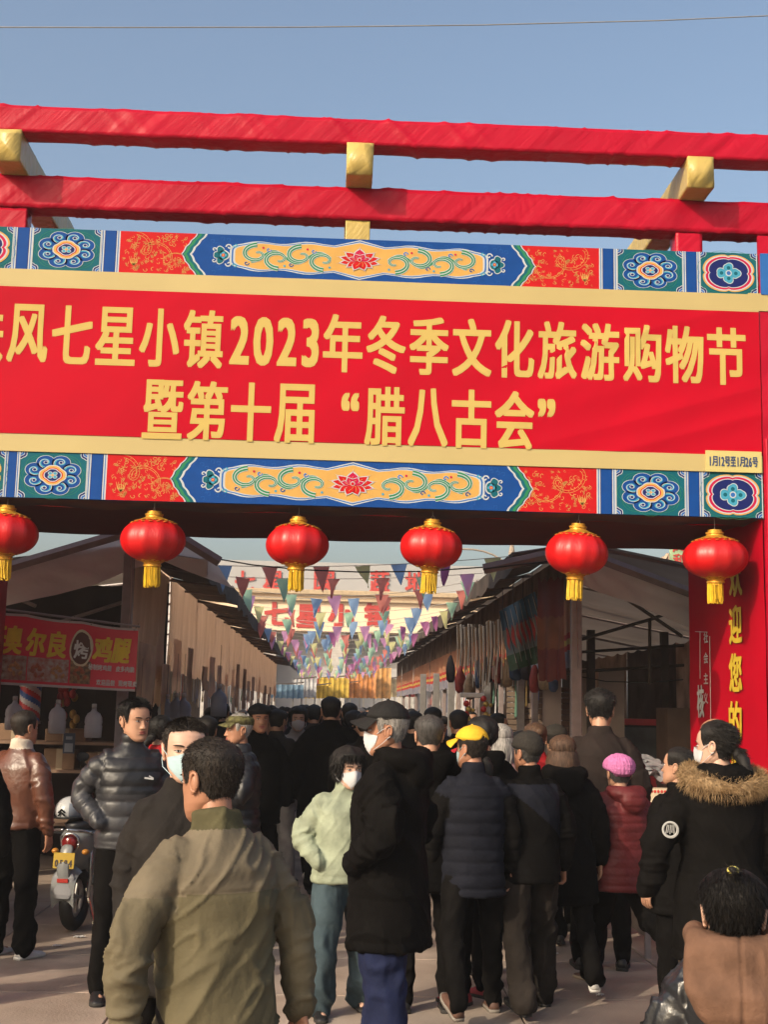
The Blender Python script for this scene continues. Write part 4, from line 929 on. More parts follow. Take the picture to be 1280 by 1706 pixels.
redst = M('red_stripe', (.55, .05, .04), .7, .15, 3, .3, 6, trans=.2); yelst = M('yellow_stripe', (.66, .42, .10), .7, .15, 3, .3, 6, trans=.2)
photo_m = M('photo_strip', (.42, .36, .36), .7, .6, 7, col2=(.20, .22, .32), trans=.2, detail=2)
wood = M('counter_wood', (.30, .19, .13), .7, .3, 5, .3, 30, stretch=(1, 6, 6))
TY = 12.0                                   # front plane of the first tents
XLr, XLe, XRr, XRe = -1.95, -1.20, 2.34, 1.72
def cloth(mb, x0, y0, x1, y1, zt_, zb_, nu=40, nv=14, mi=0, amp=.03, waves=7, seed=0, sagt=.05, sagb=.03, bands=None):
    L = math.hypot(x1 - x0, y1 - y0); nx, ny = -(y1 - y0) / L, (x1 - x0) / L
    def fn(u, v):
        P = np.stack([u * L * 2.2 + v * .7, v * .8, 0 * u], 1); d = amp * (np.sin(u * waves * 6.28 + 2 * vnoise(P, 1, seed)) * .5 + ridged(P, 1.6, seed + 1) * .5) * (.25 + .75 * v)
        z = zt_ - sagt * np.sin(u * PI * 4) ** 2 * (1 - v) - (zt_ - zb_) * v - sagb * np.abs(np.sin(u * PI * 3 + seed)) * v + .02 * vnoise(P, 2.2, seed + 5) * v
        return x0 + (x1 - x0) * u + nx * d, y0 + (y1 - y0) * u + ny * d, z
    k = len(mb.f); mb.grid(fn, nu, nv, mi)
    if bands:
        for q in range(k, len(mb.f)):
            v = ((q - k) % nv + .5) / nv; mb.m[q] = next(m for t, m in bands if v < t)
def slope(mb, xa, za, xb, zb, y0, y1, nx=6, ny=10, sag=.04, mi=0, seed=0):
    mb.grid(lambda u, v: (xa + (xb - xa) * u, y0 + (y1 - y0) * v, za + (zb - za) * u - sag * np.sin(v * PI * 1.0) * np.sin(u * PI) - sag * .5 * np.abs(np.sin(v * PI * 2)) * u + .015 * vnoise(np.stack([u * 3, v * 4, 0 * u], 1), 1, seed)), nx, ny, mi)
BAY = 3.0
def stall(side, k):
    y0 = TY + k * BAY; y1 = y0 + BAY; L = side < 0
    xr, xe, xo = (XLr, XLe, -6.2) if L else (XRr, XRe, 6.2)
    nm = 'first' if k == 0 else None
    words = ('nearest', 'second', 'third', 'fourth', 'fifth', 'sixth', 'seventh', 'eighth', 'ninth', 'tenth', 'eleventh')
    t = thing('market_stall', f"{words[k]} tented stall of the {'left' if L else 'right'} row, {'tan cloth' if L else 'orange print cloth'} below its eave", 'stall', (xr, y0, 0), 0, 'tented stalls lining the lane')
    off = (-xr, -y0, 0)
    def B(mb, name, m, **kw): mb.v = [np.concatenate(mb.v) + np.array(off)]; return mb.build(name, m, t, **kw)
    zr, ze, zo = (3.20, 3.08, 2.62) if L else (3.36, 3.22, 2.66)
    ze += .03 * math.sin(k * 2.1)
    for yy in ((y0 + .05,) if k else (y0 + .05,)):
        w = .10 if k == 0 else .07
        b = MB(); b.box((xr + (side * .09 if k else 0), yy, zr / 2 - .02), (w, .08, zr - .04), bev=.006)
        if k == 0:
            for z in np.arange(.3, 3.0, .3): b.ell((xr + w * .1, yy - .041, z), (.008, .004, .008), 8, 5)
        B(b, 'post', frame_m)
    b = MB(); slope(b, xr, zr, xe, ze, y0 - .015, y1 + .015, 5, 24, .02, 0, k)
    # ragged hanging rim of the visor
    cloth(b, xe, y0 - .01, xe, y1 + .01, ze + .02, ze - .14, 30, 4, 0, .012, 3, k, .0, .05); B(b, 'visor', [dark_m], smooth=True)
    b = MB(); slope(b, xr, zr, xo, zo, y0, y1, 10, 12, .10, 0, k + 5); B(b, 'roof', [roof_l if L and k else roof_m], smooth=True)
    for yy in (y0 + .04, y0 + 1.5):
        b = MB(); b.tube([(xe, yy, ze - .0), (xr, yy, zr - .03)], .018, 6); b.tube([(xr, yy, zr - .03), (xo, yy, zo - .03)], .02, 6); B(b, 'rafter', frame_m)
    # street side cloth
    if L:
        zb_ = 2.12 if k else 1.98
        b = MB(); cloth(b, xr + .02, y0 - .0, xr + .02, y1 + .03, zr + .015, zb_, 60, 18, 0, (.085 if k == 0 else .038), (1.3 if k == 0 else .8), k * 3 + 1, .0, .05, bands=((1.1, 0),)); B(b, 'hanging_cloth', [tan_m, tan_w], smooth=True)
        r_ = random.Random(k)
        for q in range(2 if k < 6 else 1):
            ya = y0 + .3 + q * 1.3 + r_.uniform(-.2, .3); b = MB(); cloth(b, xr + .07, ya, xr + .10, ya + r_.uniform(.25, .6), zb_ + r_.uniform(.15, .45), zb_ - r_.uniform(.15, .45), 12, 12, 0, .035, .7, q + k, .02, .06); B(b, 'cloth_flap', [(print_m, tan_m, tan_w)[(q + k) % 3]], smooth=True)
    else:
        zb_ = 2.16
        b = MB(); cloth(b, xr, y0 - .0, xr, y1 + .03, zr - .062, zb_, 48, 20, 0, .028, 4, k * 3 + 2, .0, .03, bands=((.40, 3), (.70, 0), (.76, 1), (.82, 2), (.84, 1), (1.1, 4))); B(b, 'hanging_cloth', [pink_m, redst, yelst, tan_w, photo_m], smooth=True)  # upper band of the cloth takes the darker mottled canvas
    # back and counter
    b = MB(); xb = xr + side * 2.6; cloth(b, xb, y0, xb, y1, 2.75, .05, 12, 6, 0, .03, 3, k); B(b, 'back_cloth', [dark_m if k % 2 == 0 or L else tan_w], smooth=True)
    if k:
        b = MB(); b.box((xr + side * .42, y0 + 1.5, .76), (.75, 2.6, .04)); b.box((xr + side * .08, y0 + 1.5, .40), (.03, 2.6, .70)); B(b, 'counter', wood)
        r_ = random.Random(100 + k + (50 if L else 0)); cols = [M('goods%d' % q, c, .6, .3, 9) for q, c in enumerate(((.45, .07, .05), (.55, .5, .45), (.08, .10, .22), (.5, .32, .08), (.05, .05, .05), (.35, .25, .2), (.1, .22, .15), (.62, .6, .58)))]
        for q in range(5):
            yy = y0 + .35 + q * .55; w, d, h = r_.uniform(.3, .5), r_.uniform(.3, .5), r_.uniform(.12, .35)
            b = MB(); b.box((xr + side * .4, yy, .785 + h / 2), (w, d, h), 0, bev=.01)
            for p in range(7): b.ell((xr + side * .4 + r_.uniform(-w, w) * .38, yy + r_.uniform(-d, d) * .38, .785 + h + .02), (.07, .07, .05), 8, 6, 1)
            B(b, 'goods_box', [cols[r_.randrange(8)], cols[r_.randrange(8)]])
        for q in range(9 if k < 7 else 4):
            yy = y0 + .15 + q * (.31 if k < 7 else .7); h = r_.uniform(.25, .6); b = MB(); cloth(b, xr + side * .16, yy, xr + side * .17, yy + r_.uniform(.15, .26), 2.2, 2.15 - h, 5, 6, 0, .02, 2, q); B(b, 'hanging_goods', cols[r_.randrange(8)], smooth=True)
    return t
for k in range(11):
    stall(-1, k); stall(1, k)
b = MB(); cloth(b, -7.5, TY + 2.9, XLr + .02, TY + 2.9, 3.12, .02, 50, 12, 0, .06, 5, 31); tag(b.build('dividing_curtain', M('divider_dark', (.040, .028, .024), .9, .4, 3, .5, 6), smooth=True), 'dark sheet standing in for the shade inside the nearest left stall', 'curtain')  # near-black sheet added to stand for the shade inside the stall

poster_m = M('poster_print', (.75, .45, .24), .6, .5, 2.6, .4, 9, trans=.3, col2=(.30, .12, .06), detail=2)
for k, (ya, yb, za, zb, lab) in enumerate(((.10, 1.25, 2.30, 1.55, 'brown printed poster cloth hanging just right of the red food banner'), (1.75, 2.45, 2.15, 1.62, 'smaller printed poster cloth deeper behind the red food banner'))):
    b = MB(); cloth(b, XLr + .13, TY + ya, XLr + .13, TY + yb, za, zb, 20, 16, 0, .03, .8, 40 + k, .0, .04); tag(b.build('poster_cloth', poster_m, smooth=True), lab, 'poster')
# ---- front gables of the two nearest tents
def curve_sheet(top, bot, Y, n=40, nv=10, amp=.03, seed=0):
    T = np.array([tuple(at(p[0], p[1], Y)) for p in top]); Bt = np.array([tuple(at(p[0], p[1], Y)) for p in bot])
    def ev(P, u):
        L = np.linspace(0, 1, len(P)); return np.stack([np.interp(u, L, P[:, k]) for k in range(3)], 1)
    mb = MB()
    def fn(u, v):
        P = ev(T, u) * (1 - v)[:, None] + ev(Bt, u) * v[:, None]; Q = np.stack([u * 6 - v, v * 1.5, 0 * u], 1); P[:, 1] += amp * ridged(Q, 1.2, seed) * np.sin(v * PI * .6) + .05 * v
        return P
    mb.grid(fn, n, nv); return mb
gl = thing('gable_frame', 'left tent gable with pale sagging valance and boxed rafters behind the lanterns', 'tent frame', (0, 0, 0))
b = curve_sheet([(-160, 1003), (0, 959), (110, 925), (215, 893), (262, 880)], [(-160, 1060), (0, 1010), (90, 990), (160, 972), (215, 948), (262, 935)], TY - .02, seed=3); b.build('valance', [val_m], gl, smooth=True)
def bar_px(mb, a, c, Y, w=.07, d=.05, mi=0, Y2=None):
    A, C_ = at(*a, Y), at(*c, Y2 or Y); mb.tube([A, C_], w / 2, 4, mi, caps=False, ry=d / 2, up=(0, 1, 0))
for a, c in (((-160, 996), (262, 872)), ((262, 872), (366, 936))):
    b = MB(); bar_px(b, a, c, TY - .05, .10, .08); b.build('rafter', frame_m, gl)
b = curve_sheet([(262, 880), (310, 912), (362, 940)], [(262, 930), (310, 950), (385, 978)], TY - .02, 16, 5, .02, 6); b.build('valance', [val_m], gl, smooth=True)
for a, c in (((0, 1068), (215, 1000)), ((-60, 960), (60, 1010))):
    b = MB(); bar_px(b, a, c, TY + 1.3, .04, .04); b.build('purlin', frame_m, gl)
gr = thing('gable_frame', 'right tent gable with lilac grey valance and boxed rafters beside the red pillar', 'tent frame', (0, 0, 0))
b = curve_sheet([(960, 925), (1010, 938), (1137, 985), (1230, 1018)], [(960, 968), (1000, 985), (1060, 1005), (1137, 1038), (1230, 1085)], TY - .02, seed=9); b.build('valance', [val_m], gr, smooth=True)
for a, c in (((956, 915), (1250, 1024)), ((956, 915), (806, 948))):
    b = MB(); bar_px(b, a, c, TY - .05, .10, .08); b.build('rafter', frame_m, gr)
for a, c, Y in (((980, 955), (1137, 1060), TY + .3), ((945, 1072), (1090, 1030), TY + 1.2), ((1090, 1030), (1137, 1012), TY + .6), ((940, 1088), (1140, 1075), TY + 2.6), ((940, 1120), (1140, 1108), TY + 3.0), ((1083, 1030), (1083, 1140), TY + .8)):
    b = MB(); bar_px(b, a, c, Y, .035, .035); b.build('truss_bar', dark_m, gr)
for px in (985, 1108):
    b = MB(); p = at(px, 1150, TY + 3); b.box((p.x, p.y, 1.35), (.09, .07, 2.7)); b.build('post', dark_m, gr)
wallp = M('wall_sheet', (.55, .44, .38), .8, .12, 2, .3, 8)
for xa, xc in ((905, 935), (950, 982), (998, 1040)):
    a, c = at(xa, 1150, TY + 3.1), at(xc, 1150, TY + 3.1); b = MB(); b.box(((a.x + c.x) / 2, TY + 3.1, 1.15), (c.x - a.x, .03, 2.2)); b.build('wall_sheet', wallp, gr)
sh_m = M('roller_shutter', (.20, .14, .10), .6, .15, 3)
a, c = at(845, 1150, TY + 5.2), at(950, 1150, TY + 5.2)
rs = thing('roller_shutter', 'brown roller shutter with horizontal slats behind the right stalls', 'shutter', (0, 0, 0))
for q in range(16):
    b = MB(); b.box(((a.x + c.x) / 2, TY + 5.2 + .01 * (q % 2), .9 + q * .075), (c.x - a.x, .03, .066), bev=.006); b.build('slat', sh_m, rs)

# ---- red food banner on the left stall
by_ = TY - .35
A_, C_ = at(-60, 1010, by_), at(229, 1050, by_); zT0, zT1 = at(0, 1018, by_).z, at(228, 1047, by_).z; zB0, zB1 = at(0, 1140, by_).z, at(226, 1152, by_).z
x0b, x1b = at(-150, 1080, by_).x, at(229, 1080, by_).x; xz = at(0, 1080, by_).x
def bz(u, v):
    x = x0b + (x1b - x0b) * u; w = (x - xz) / (x1b - xz); top = zT0 + (zT1 - zT0) * w; bot = zB0 + (zB1 - zB0) * w; return x, by_ + .015 * np.sin(u * 9 + v * 2) + .006 * vnoise(np.stack([u * 14, v * 5, 0 * u], 1), 1, 2), top + (bot - top) * v - .015 * np.abs(np.sin(u * PI * 4)) * (1 - v)
fb = thing('food_banner', 'red banner with yellow lettering and food photos on the left stall', 'banner', (0, 0, 0))
b = MB(); b.grid(bz, 90, 18); rb2 = M('food_banner_red', (.80, .012, .05), .4, .06, 1.5, .35, 3, bdist=.02); b.build('sheet', rb2, fb, smooth=True)
for v0 in (.965, .0):
    b = MB(); b.grid(lambda u, v: tuple(np.array(q) - (.008 if i == 1 else 0) for i, q in enumerate(bz(u, v0 + .035 * v))), 90, 2); b.build('hem', M('white_hem', (.55, .48, .47), .6), fb)
def on_banner(mb, V, F_, cx, cv, mi=0, dy=-.012):
    u = (cx - x0b) / (x1b - x0b) + V[:, 0] / (x1b - x0b); h = zT1 - zB1; x, y, z = bz(u, np.clip(cv - V[:, 2] / h, 0, 1)); mb.add(np.stack([x, y + dy + V[:, 1], z], 1), F_, mi)
for ch, px, py in (('新', -4, 1052), ('奥', 24, 1060), ('尔', 61, 1066), ('良', 97, 1068), ('鸡', 172, 1074), ('腿', 203, 1078)):
    q = MB(); put_text(q, ch, 0, 0, .155, .215, 1, bold=.008, slant=.12); p = at(px, py, by_); t = MB(); on_banner(t, q.arr(), q.f, p.x, .37); t.build('character', M('food_yellow', (.85, .58, .03), .5), fb)
q0 = at(136, 1072, by_); q = MB()
for s_, mi in ((1.0, 0), (.86, 1)):
    P = [(s_ * (.105 * math.cos(a) * (1 + .1 * math.sin(2 * a))), -.002 * mi, s_ * .16 * math.sin(a)) for a in np.linspace(0, 2 * PI, 25)[:-1]]; q.add(P, [tuple(range(24))], mi)
put_text(q, '烤', 0, -.01, .125, .15, 1, bold=.004, mi=2); V = q.arr(); V[:, 1] -= .004 * (np.arange(len(V)) >= 48)
t = MB(); on_banner(t, V, q.f, q0.x, .40); t.m = q.m; t.build('round_emblem', [M('emblem_cream', (.78, .66, .45), .5), M('emblem_brown', (.12, .03, .015), .5), M('emblem_white', (.8, .78, .74), .5)], fb)
dish = [M('dish%d' % k, c, .5, .5, 26, col2=c2, detail=3) for k, (c, c2) in enumerate((((.50, .42, .34), (.20, .05, .03)), ((.45, .35, .28), (.30, .09, .06)), ((.50, .40, .35), (.42, .08, .06)), ((.52, .46, .40), (.40, .10, .08)), ((.05, .03, .02), (.48, .24, .10))))]
for k, px in enumerate((-5, 27, 63, 97, 134)):
    q = MB(); q.grid(lambda u, v: ((u - .5) * .185, 0 * u, (v - .5) * .195), 6, 6); p = at(px, 1112, by_); t = MB(); on_banner(t, q.arr(), q.f, p.x, .755)
    fo_ = t.build('food_photo', dish[k], fb)
    for j in range(7):
        a = j * .9; rr = .02 + .008 * j; q = MB(); q.ell((rr * math.cos(a), 0, rr * math.sin(a) * .8), (.024, .002, .014), 8, 5, rot=(0, a, 0)); t = MB(); on_banner(t, q.arr(), q.f, p.x, .755, dy=-.015)
        if j == 0: acc = MB()
        acc.merge(t)
    acc.build('food_pieces', M('roast%d' % (k % 2), ((.42, .10, .04), (.50, .22, .08))[k % 2], .4, .3, 30), fb, smooth=True)
p = at(186, 1112, by_)
for w_, dx, dz in (('秘制烤鸡翅', -.105, .03), ('皮多肉脆', .125, .03), ('欢迎品尝', -.045, -.10), ('现烤现卖', .155, -.10)):
    for ci, ch in enumerate(w_):
        q = MB(); t = MB(); put_text(q, ch, dx + (ci - (len(w_) - 1) / 2) * .043, dz, .038, .05, .043, bold=.0012, copies=4); on_banner(t, q.arr(), q.f, p.x, .71); t.build('small_character', M('food_white', (.75, .70, .68), .5), fb)
t = MB()
for q_ in range(10):
    p = at(-100 + q_ * 36, 1020 + q_ * 4, by_); t.tube([(p.x, by_ - .01, zT0 + (zT1 - zT0) * (p.x - xz) / (x1b - xz) - .02), (p.x + .02, by_ + .1, p.z + .10)], .004, 4)
t.build('tie_string', M('string_dark', (.05, .04, .04), .8), fb)
b = MB(); b.tube([(x0b, by_ + .03, zT0 + .03 - (zT1 - zT0) * .5), (xz, by_ + .03, zT0 + .02), (x1b, by_ + .03, zT1 + .02)], .012, 6); b.build('rail', frame_m, fb)

# ---- inside of the left stall
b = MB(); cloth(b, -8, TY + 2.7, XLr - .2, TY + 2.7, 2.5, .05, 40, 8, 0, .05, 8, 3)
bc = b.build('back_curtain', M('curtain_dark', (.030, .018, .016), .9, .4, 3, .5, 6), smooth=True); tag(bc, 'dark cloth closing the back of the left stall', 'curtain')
jug_m = M('jug_plastic', (.62, .58, .60), .35, .08, 8, trans=.35)
def jug(px, py, Y, label, s_=1.0, m=jug_m):
    p = at(px, py, Y); t = thing('plastic_jug', label, 'jug', p, random.uniform(-.3, .3), 'pale plastic jugs hung in the left stall', s_)
    b = MB(); b.zloft([(-.155, .06, .045, 0, 0), (-.15, .075, .055, 0, 0), (-.05, .078, .056, 0, 0), (-.045, .072, .052, 0, 0), (-.02, .078, .056, 0, 0), (.02, .074, .054, 0, 0), (.055, .055, .04, 0, 0), (.075, .025, .025, 0, 0), (.10, .018, .018, 0, 0)], 20); b.build('bottle', m, t, smooth=True)
    b = MB(); b.lathe([(.022, .10), (.022, .135), (.015, .14)], 14); b.build('cap', M('jug_cap', (.5, .45, .42), .5), t, smooth=True)
    b = MB(); b.tube([(0, 0, .14), (.002, 0, .50)], .002, 4); b.build('string', M('string_dark', (.05, .04, .04), .8), t)
for k, (px, py, lab) in enumerate(((24, 1186, 'white plastic jug hung at the far left under the red food banner'), (96, 1192, 'white plastic jug hung under the middle of the food banner'), (156, 1199, 'white plastic jug hung just left of the young man in the puffer jacket'), (233, 1192, 'white plastic jug hung right of the young man beside the tent post'))): jug(px, py, TY - .1, lab, 1.05)
for k, (px, py) in enumerate(((277, 1182), (293, 1180), (305, 1180), (365, 1165))): jug(px, py, TY + 2.2, ('bluish plastic jug left of a trio behind the capped men', 'middle bluish plastic jug of a trio in the second left stall', 'right bluish plastic jug of a trio in the second left stall', 'bluish plastic jug hung deep in the left row of stalls')[k], 1.2, M('jug_blue', (.36, .38, .46), .35, .1, 8, trans=.3))
# striped turning sign
p = at(50, 1172, TY + .4); t = thing('striped_sign', 'slanted red, white and blue striped sign inside the left stall', 'sign', p); b = MB()
V = []; 
for k, (z, r_) in enumerate(zip(np.linspace(-.16, .16, 25), [.10] * 25)):
    for j in range(24):
        a = 2 * PI * j / 24; V.append((r_ * math.cos(a), r_ * math.sin(a), z))
b.add(V, [(i * 24 + j, i * 24 + (j + 1) % 24, (i + 1) * 24 + (j + 1) % 24, (i + 1) * 24 + j) for i in range(24) for j in range(24)], [((i + j) // 4) % 3 for i in range(24) for j in range(24)])
b.build('drum', [M('sign_red', (.55, .04, .05), .4), M('sign_white', (.7, .68, .68), .4), M('sign_blue', (.04, .12, .42), .4)], t, smooth=True)
b = MB(); b.lathe([(.11, .16), (.11, .19), (.02, .20)], 20); b.lathe([(.11, -.19), (.11, -.16)], 20); b.build('end_caps', alu, t)
p = at(118, 1172, TY + .5); t = thing('red_decoration', 'bunch of red and gold paper ornaments hanging in the left stall', 'decoration', p); b = MB()
for k in range(16): b.ell((random.uniform(-.12, .10), random.uniform(-.05, .05), random.uniform(-.2, .2)), (.035, .035, .045), 10, 7, k % 3 == 0 and 1 or 0)
b.build('ornaments', [M('orn_red', (.45, .03, .03), .4), M('orn_gold', (.45, .28, .08), .4, metal=.3)], t, smooth=True)
# shelf, boxes, poster
sx = at(95, 1270, TY + .8); t = thing('shelf', 'dark wooden shelf with cartons in the shade of the left stall', 'shelf', (sx.x, sx.y, 0)); 
for z in (.55, 1.05, 1.32):
    b = MB(); b.box((0, 0, z), (1.5, .45, .03)); b.build('board', wood, t)
for x in (-.74, .74):
    b = MB(); b.box((x, 0, .68), (.04, .4, 1.36)); b.build('upright', wood, t)
cart = M('carton', (.26, .16, .10), .8, .2, 5)
for k, (x, z, w, h) in enumerate(((-.4, 1.335, .32, .16), (.1, 1.335, .4, .12), (.05, 1.065, .3, .2), (-.45, 1.065, .35, .15), (.45, 1.065, .3, .17))):
    b = MB(); b.box((sx.x + x, sx.y, z + h / 2), (w, .3, h), bev=.005); b.box((sx.x + x, sx.y - .1505, z + h / 2), (.06, .002, h), 1)
    tag(b.build('carton', [cart, M('tape', (.45, .36, .25), .4)]), ('brown carton at the left on the top shelf of the left stall', 'wide low carton in the middle of the top shelf', 'tall carton in the middle of the second shelf', 'carton at the left end of the second shelf', 'carton at the right end of the second shelf')[k], 'carton')
p = at(115, 1238, TY + .3); b = MB(); b.box(p, (.11, .01, .19)); b.box(p + Vector((0, -.007, -.04)), (.08, .003, .08), 1); b.box(p + Vector((0, -.007, .05)), (.06, .003, .03), 1)
tag(b.build('payment_card', [M('card_navy', (.06, .08, .12), .4), M('card_pale', (.35, .38, .42), .4)]), 'small dark payment placard hanging in the left stall', 'placard')

# ---- right side: hanging sheets and straps
p1, p2 = at(868, 1010, TY + 1.0), at(905, 1110, TY + 1.0)
t = thing('printed_sheet', 'tilted blue and green printed sheet with red characters lashed to the right stall', 'banner', (0, 0, 0))
CN = [at(832, 1018, TY + .9), at(892, 985, TY + .9), at(922, 1098, TY + .9), at(850, 1118, TY + .9)]
def quad(u, v, d=0.0):
    a, b_, c_, e_ = [np.array(tuple(q)) for q in CN]; P = (a * (1 - u)[:, None] + b_ * u[:, None]) * (1 - v)[:, None] + (e_ * (1 - u)[:, None] + c_ * u[:, None]) * v[:, None]; P[:, 1] += .03 * np.sin(u * 9 + v * 3) - d; return P
b = MB(); b.grid(lambda u, v: quad(u, v), 30, 24); nv = 24
for q in range(len(b.f)): v = (q % nv) / nv; b.m[q] = 0 if v < .30 else (1 if v < .75 else 2)
b.build('sheet', [M('sheet_blue', (.05, .14, .25), .5, .3, 6), M('sheet_pale', (.20, .22, .22), .5, .3, 6, col2=(.10, .17, .22)), M('sheet_green', (.03, .09, .05), .5, .5, 9)], t, smooth=True)
for q_ in range(7):   # red brush shapes and pale streaks of the print
    u0 = .10 + q_ * .125; T = np.linspace(0, 1, 9)
    t1 = MB(); V = [quad(np.array([u0 + .02 * math.sin(a * 7 + q_) + s_ * (.038 * math.sin(PI * min(1, a * 1.1 + .05)))]), np.array([.30 + .44 * a]), .012)[0] for s_ in (-1, 1) for a in T]
    t1.add(V, [(a, a + 1, 9 + a + 1, 9 + a) for a in range(8)]); t1.build('red_motif', M('sheet_red', (.42, .035, .035), .5, .4, 8), t)
    t1 = MB(); V = [quad(np.array([u0 + .062 + s_ * .008]), np.array([.05 + .85 * a]), .014)[0] for s_ in (-1, 1) for a in T]
    t1.add(V, [(a, a + 1, 9 + a + 1, 9 + a) for a in range(8)]); t1.build('pale_streak', M('sheet_streak', (.40, .38, .34), .5, .3, 8), t)
b = MB()
for u_ in (.1, .38, .66, .93):
    pt = quad(np.array([u_]), np.array([0.]))[0]; b.tube([pt, pt + (0, 0, .22)], .004, 4); pb = quad(np.array([u_ + .1 * (u_ < .5)]), np.array([1.]))[0]; b.tube([pt + (0, -.02, 0), pb + (0, -.02, -.02)], .004, 4)
b.build('lashing', M('string_dark', (.05, .04, .04), .8), t)
a, c = at(905, 955, TY + .25), at(940, 1095, TY + .25); b = MB(); cloth(b, a.x, a.y + .3, c.x, c.y, 3.05, 2.05, 16, 16, 0, .05, 2, 4, bands=((.35, 0), (.7, 1), (1.1, 0)))
tag(b.build('red_curtain', [M('cur_red', (.16, .022, .018), .6, .2, 4, .5, 8, trans=.2), M('cur_rust', (.22, .07, .03), .6, .3, 4, .5, 8, trans=.2)], smooth=True), 'red and rust printed cloth hanging left of the right tent post', 'curtain')
t = thing('hanging_straps', 'pale and tan belts and ropes hanging in a row on the right stall', 'straps', (0, 0, 0)); r_ = random.Random(3)
for k in range(26):
    px = 762 + k * 3.1; p = at(px, 1045 + r_.uniform(-6, 6) - k * .4, TY + 2.6 - k * .06); L = r_.uniform(.45, .75); b = MB(); w = r_.uniform(.008, .02)
    b.tube([p, p + Vector((.01, 0, -L * .5)), p + Vector((r_.uniform(-.02, .02), 0, -L))], w / 2, 6, ry=.004); b.tube([p + Vector((.03, .01, 0)), p + Vector((.035, .01, -L * .9))], w / 3, 5)
    b.build('strap', M('strap%d' % (k % 4), ((.55, .48, .40), (.34, .22, .12), (.60, .57, .52), (.12, .09, .07))[k % 4], .6), t)
r_ = random.Random(8); bnd = [M('bundle_dark', (.03, .025, .03), .6, .4, 12), M('bundle_red', (.30, .04, .035), .5, .3, 12), M('bundle_tan', (.34, .24, .15), .7, .4, 12), M('bundle_blue', (.06, .10, .20), .6, .3, 12)]
for k in range(12):
    px = 752 + k * 15.5; p = at(px, 1098 + r_.uniform(-14, 22), TY + 2.4 - k * .1); t = thing('hanging_bundle', f"{('dark', 'red', 'tan', 'blue')[k % 4]} bundle hanging on the right stalls, {('first', 'second', 'third', 'fourth', 'fifth', 'sixth', 'seventh', 'eighth', 'ninth', 'tenth', 'eleventh', 'twelfth')[k]} from the left", 'goods', p, r_.uniform(0, 3), 'bundles hanging on the right stalls')
    b = MB(); w = r_.uniform(.05, .09); b.zloft([(-.30, w * .5, w * .3, 0, 0), (-.27, w, w * .6, 0, 0), (-.15, w * 1.1, w * .7, 0, 0), (-.04, w * .5, w * .4, 0, 0), (0, w * .2, w * .2, 0, 0)], 12); V = b.v[0]; V += (vnoise(V, 14, k) * .012)[:, None]; b.build('sack', bnd[k % 4], t, smooth=True)
    b = MB(); b.tube([(0, 0, 0), (.01, 0, .25)], .003, 4); b.build('string', MC['string_dark'], t)
p = at(787, 1158, TY + 1.5); t = thing('led_tube_lamp', 'white tube lamp tray hanging on the right stall above the crowd', 'lamp', p); b = MB(); b.box((0, 0, 0), (.26, .06, .05), bev=.008); b.build('tray', M('tray_white', (.75, .73, .70), .4), t)
b = MB(); b.tube([(-.1, 0, .02), (-.02, 0, .4)], .003, 4); b.tube([(.1, 0, .02), (.02, 0, .4)], .003, 4); b.build('hanger', alu, t)
for k, (px, py0) in enumerate(((779, 1172), (808, 1164))):
    p = at(px, py0, TY + 1.2 + .2 * k); t = thing('ornament_string', ('left string of red and gold baubles hanging at the right stall', 'right, longer string of red and gold baubles at the right stall')[k], 'decoration', p, 0, 'bauble strings at the right stall')
    for j in range(6 + 2 * k):
        b = MB(); c_ = (.012 * (j % 2 * 2 - 1), 0, -.055 * j); b.ell(c_, (.033, .033, .033), 14, 9)
        if j % 2: b.ell((c_[0] + .05, 0, c_[2] - .01), (.022, .022, .022), 10, 7)
        b.build('bauble', M('orn_red2', (.55, .04, .03), .3) if j % 2 == 0 else M('orn_gold2', (.6, .42, .12), .3, metal=.5), t, smooth=True)
for k, px in enumerate((705, 727, 752, 812, 868)):
    p = at(px, 1160, TY + 2.0 + (880 - px) * .02); b = MB(); b.box((p.x, p.y, 1.1), (.08, .06, 2.2), bev=.004); tag(b.build('stall_upright', alu), ('pale metal upright furthest left along the right stalls', 'second pale metal upright along the right stalls', 'third pale metal upright along the right stalls', 'metal upright beside the bauble strings', 'metal upright in front of the roller shutter')[k], 'post')

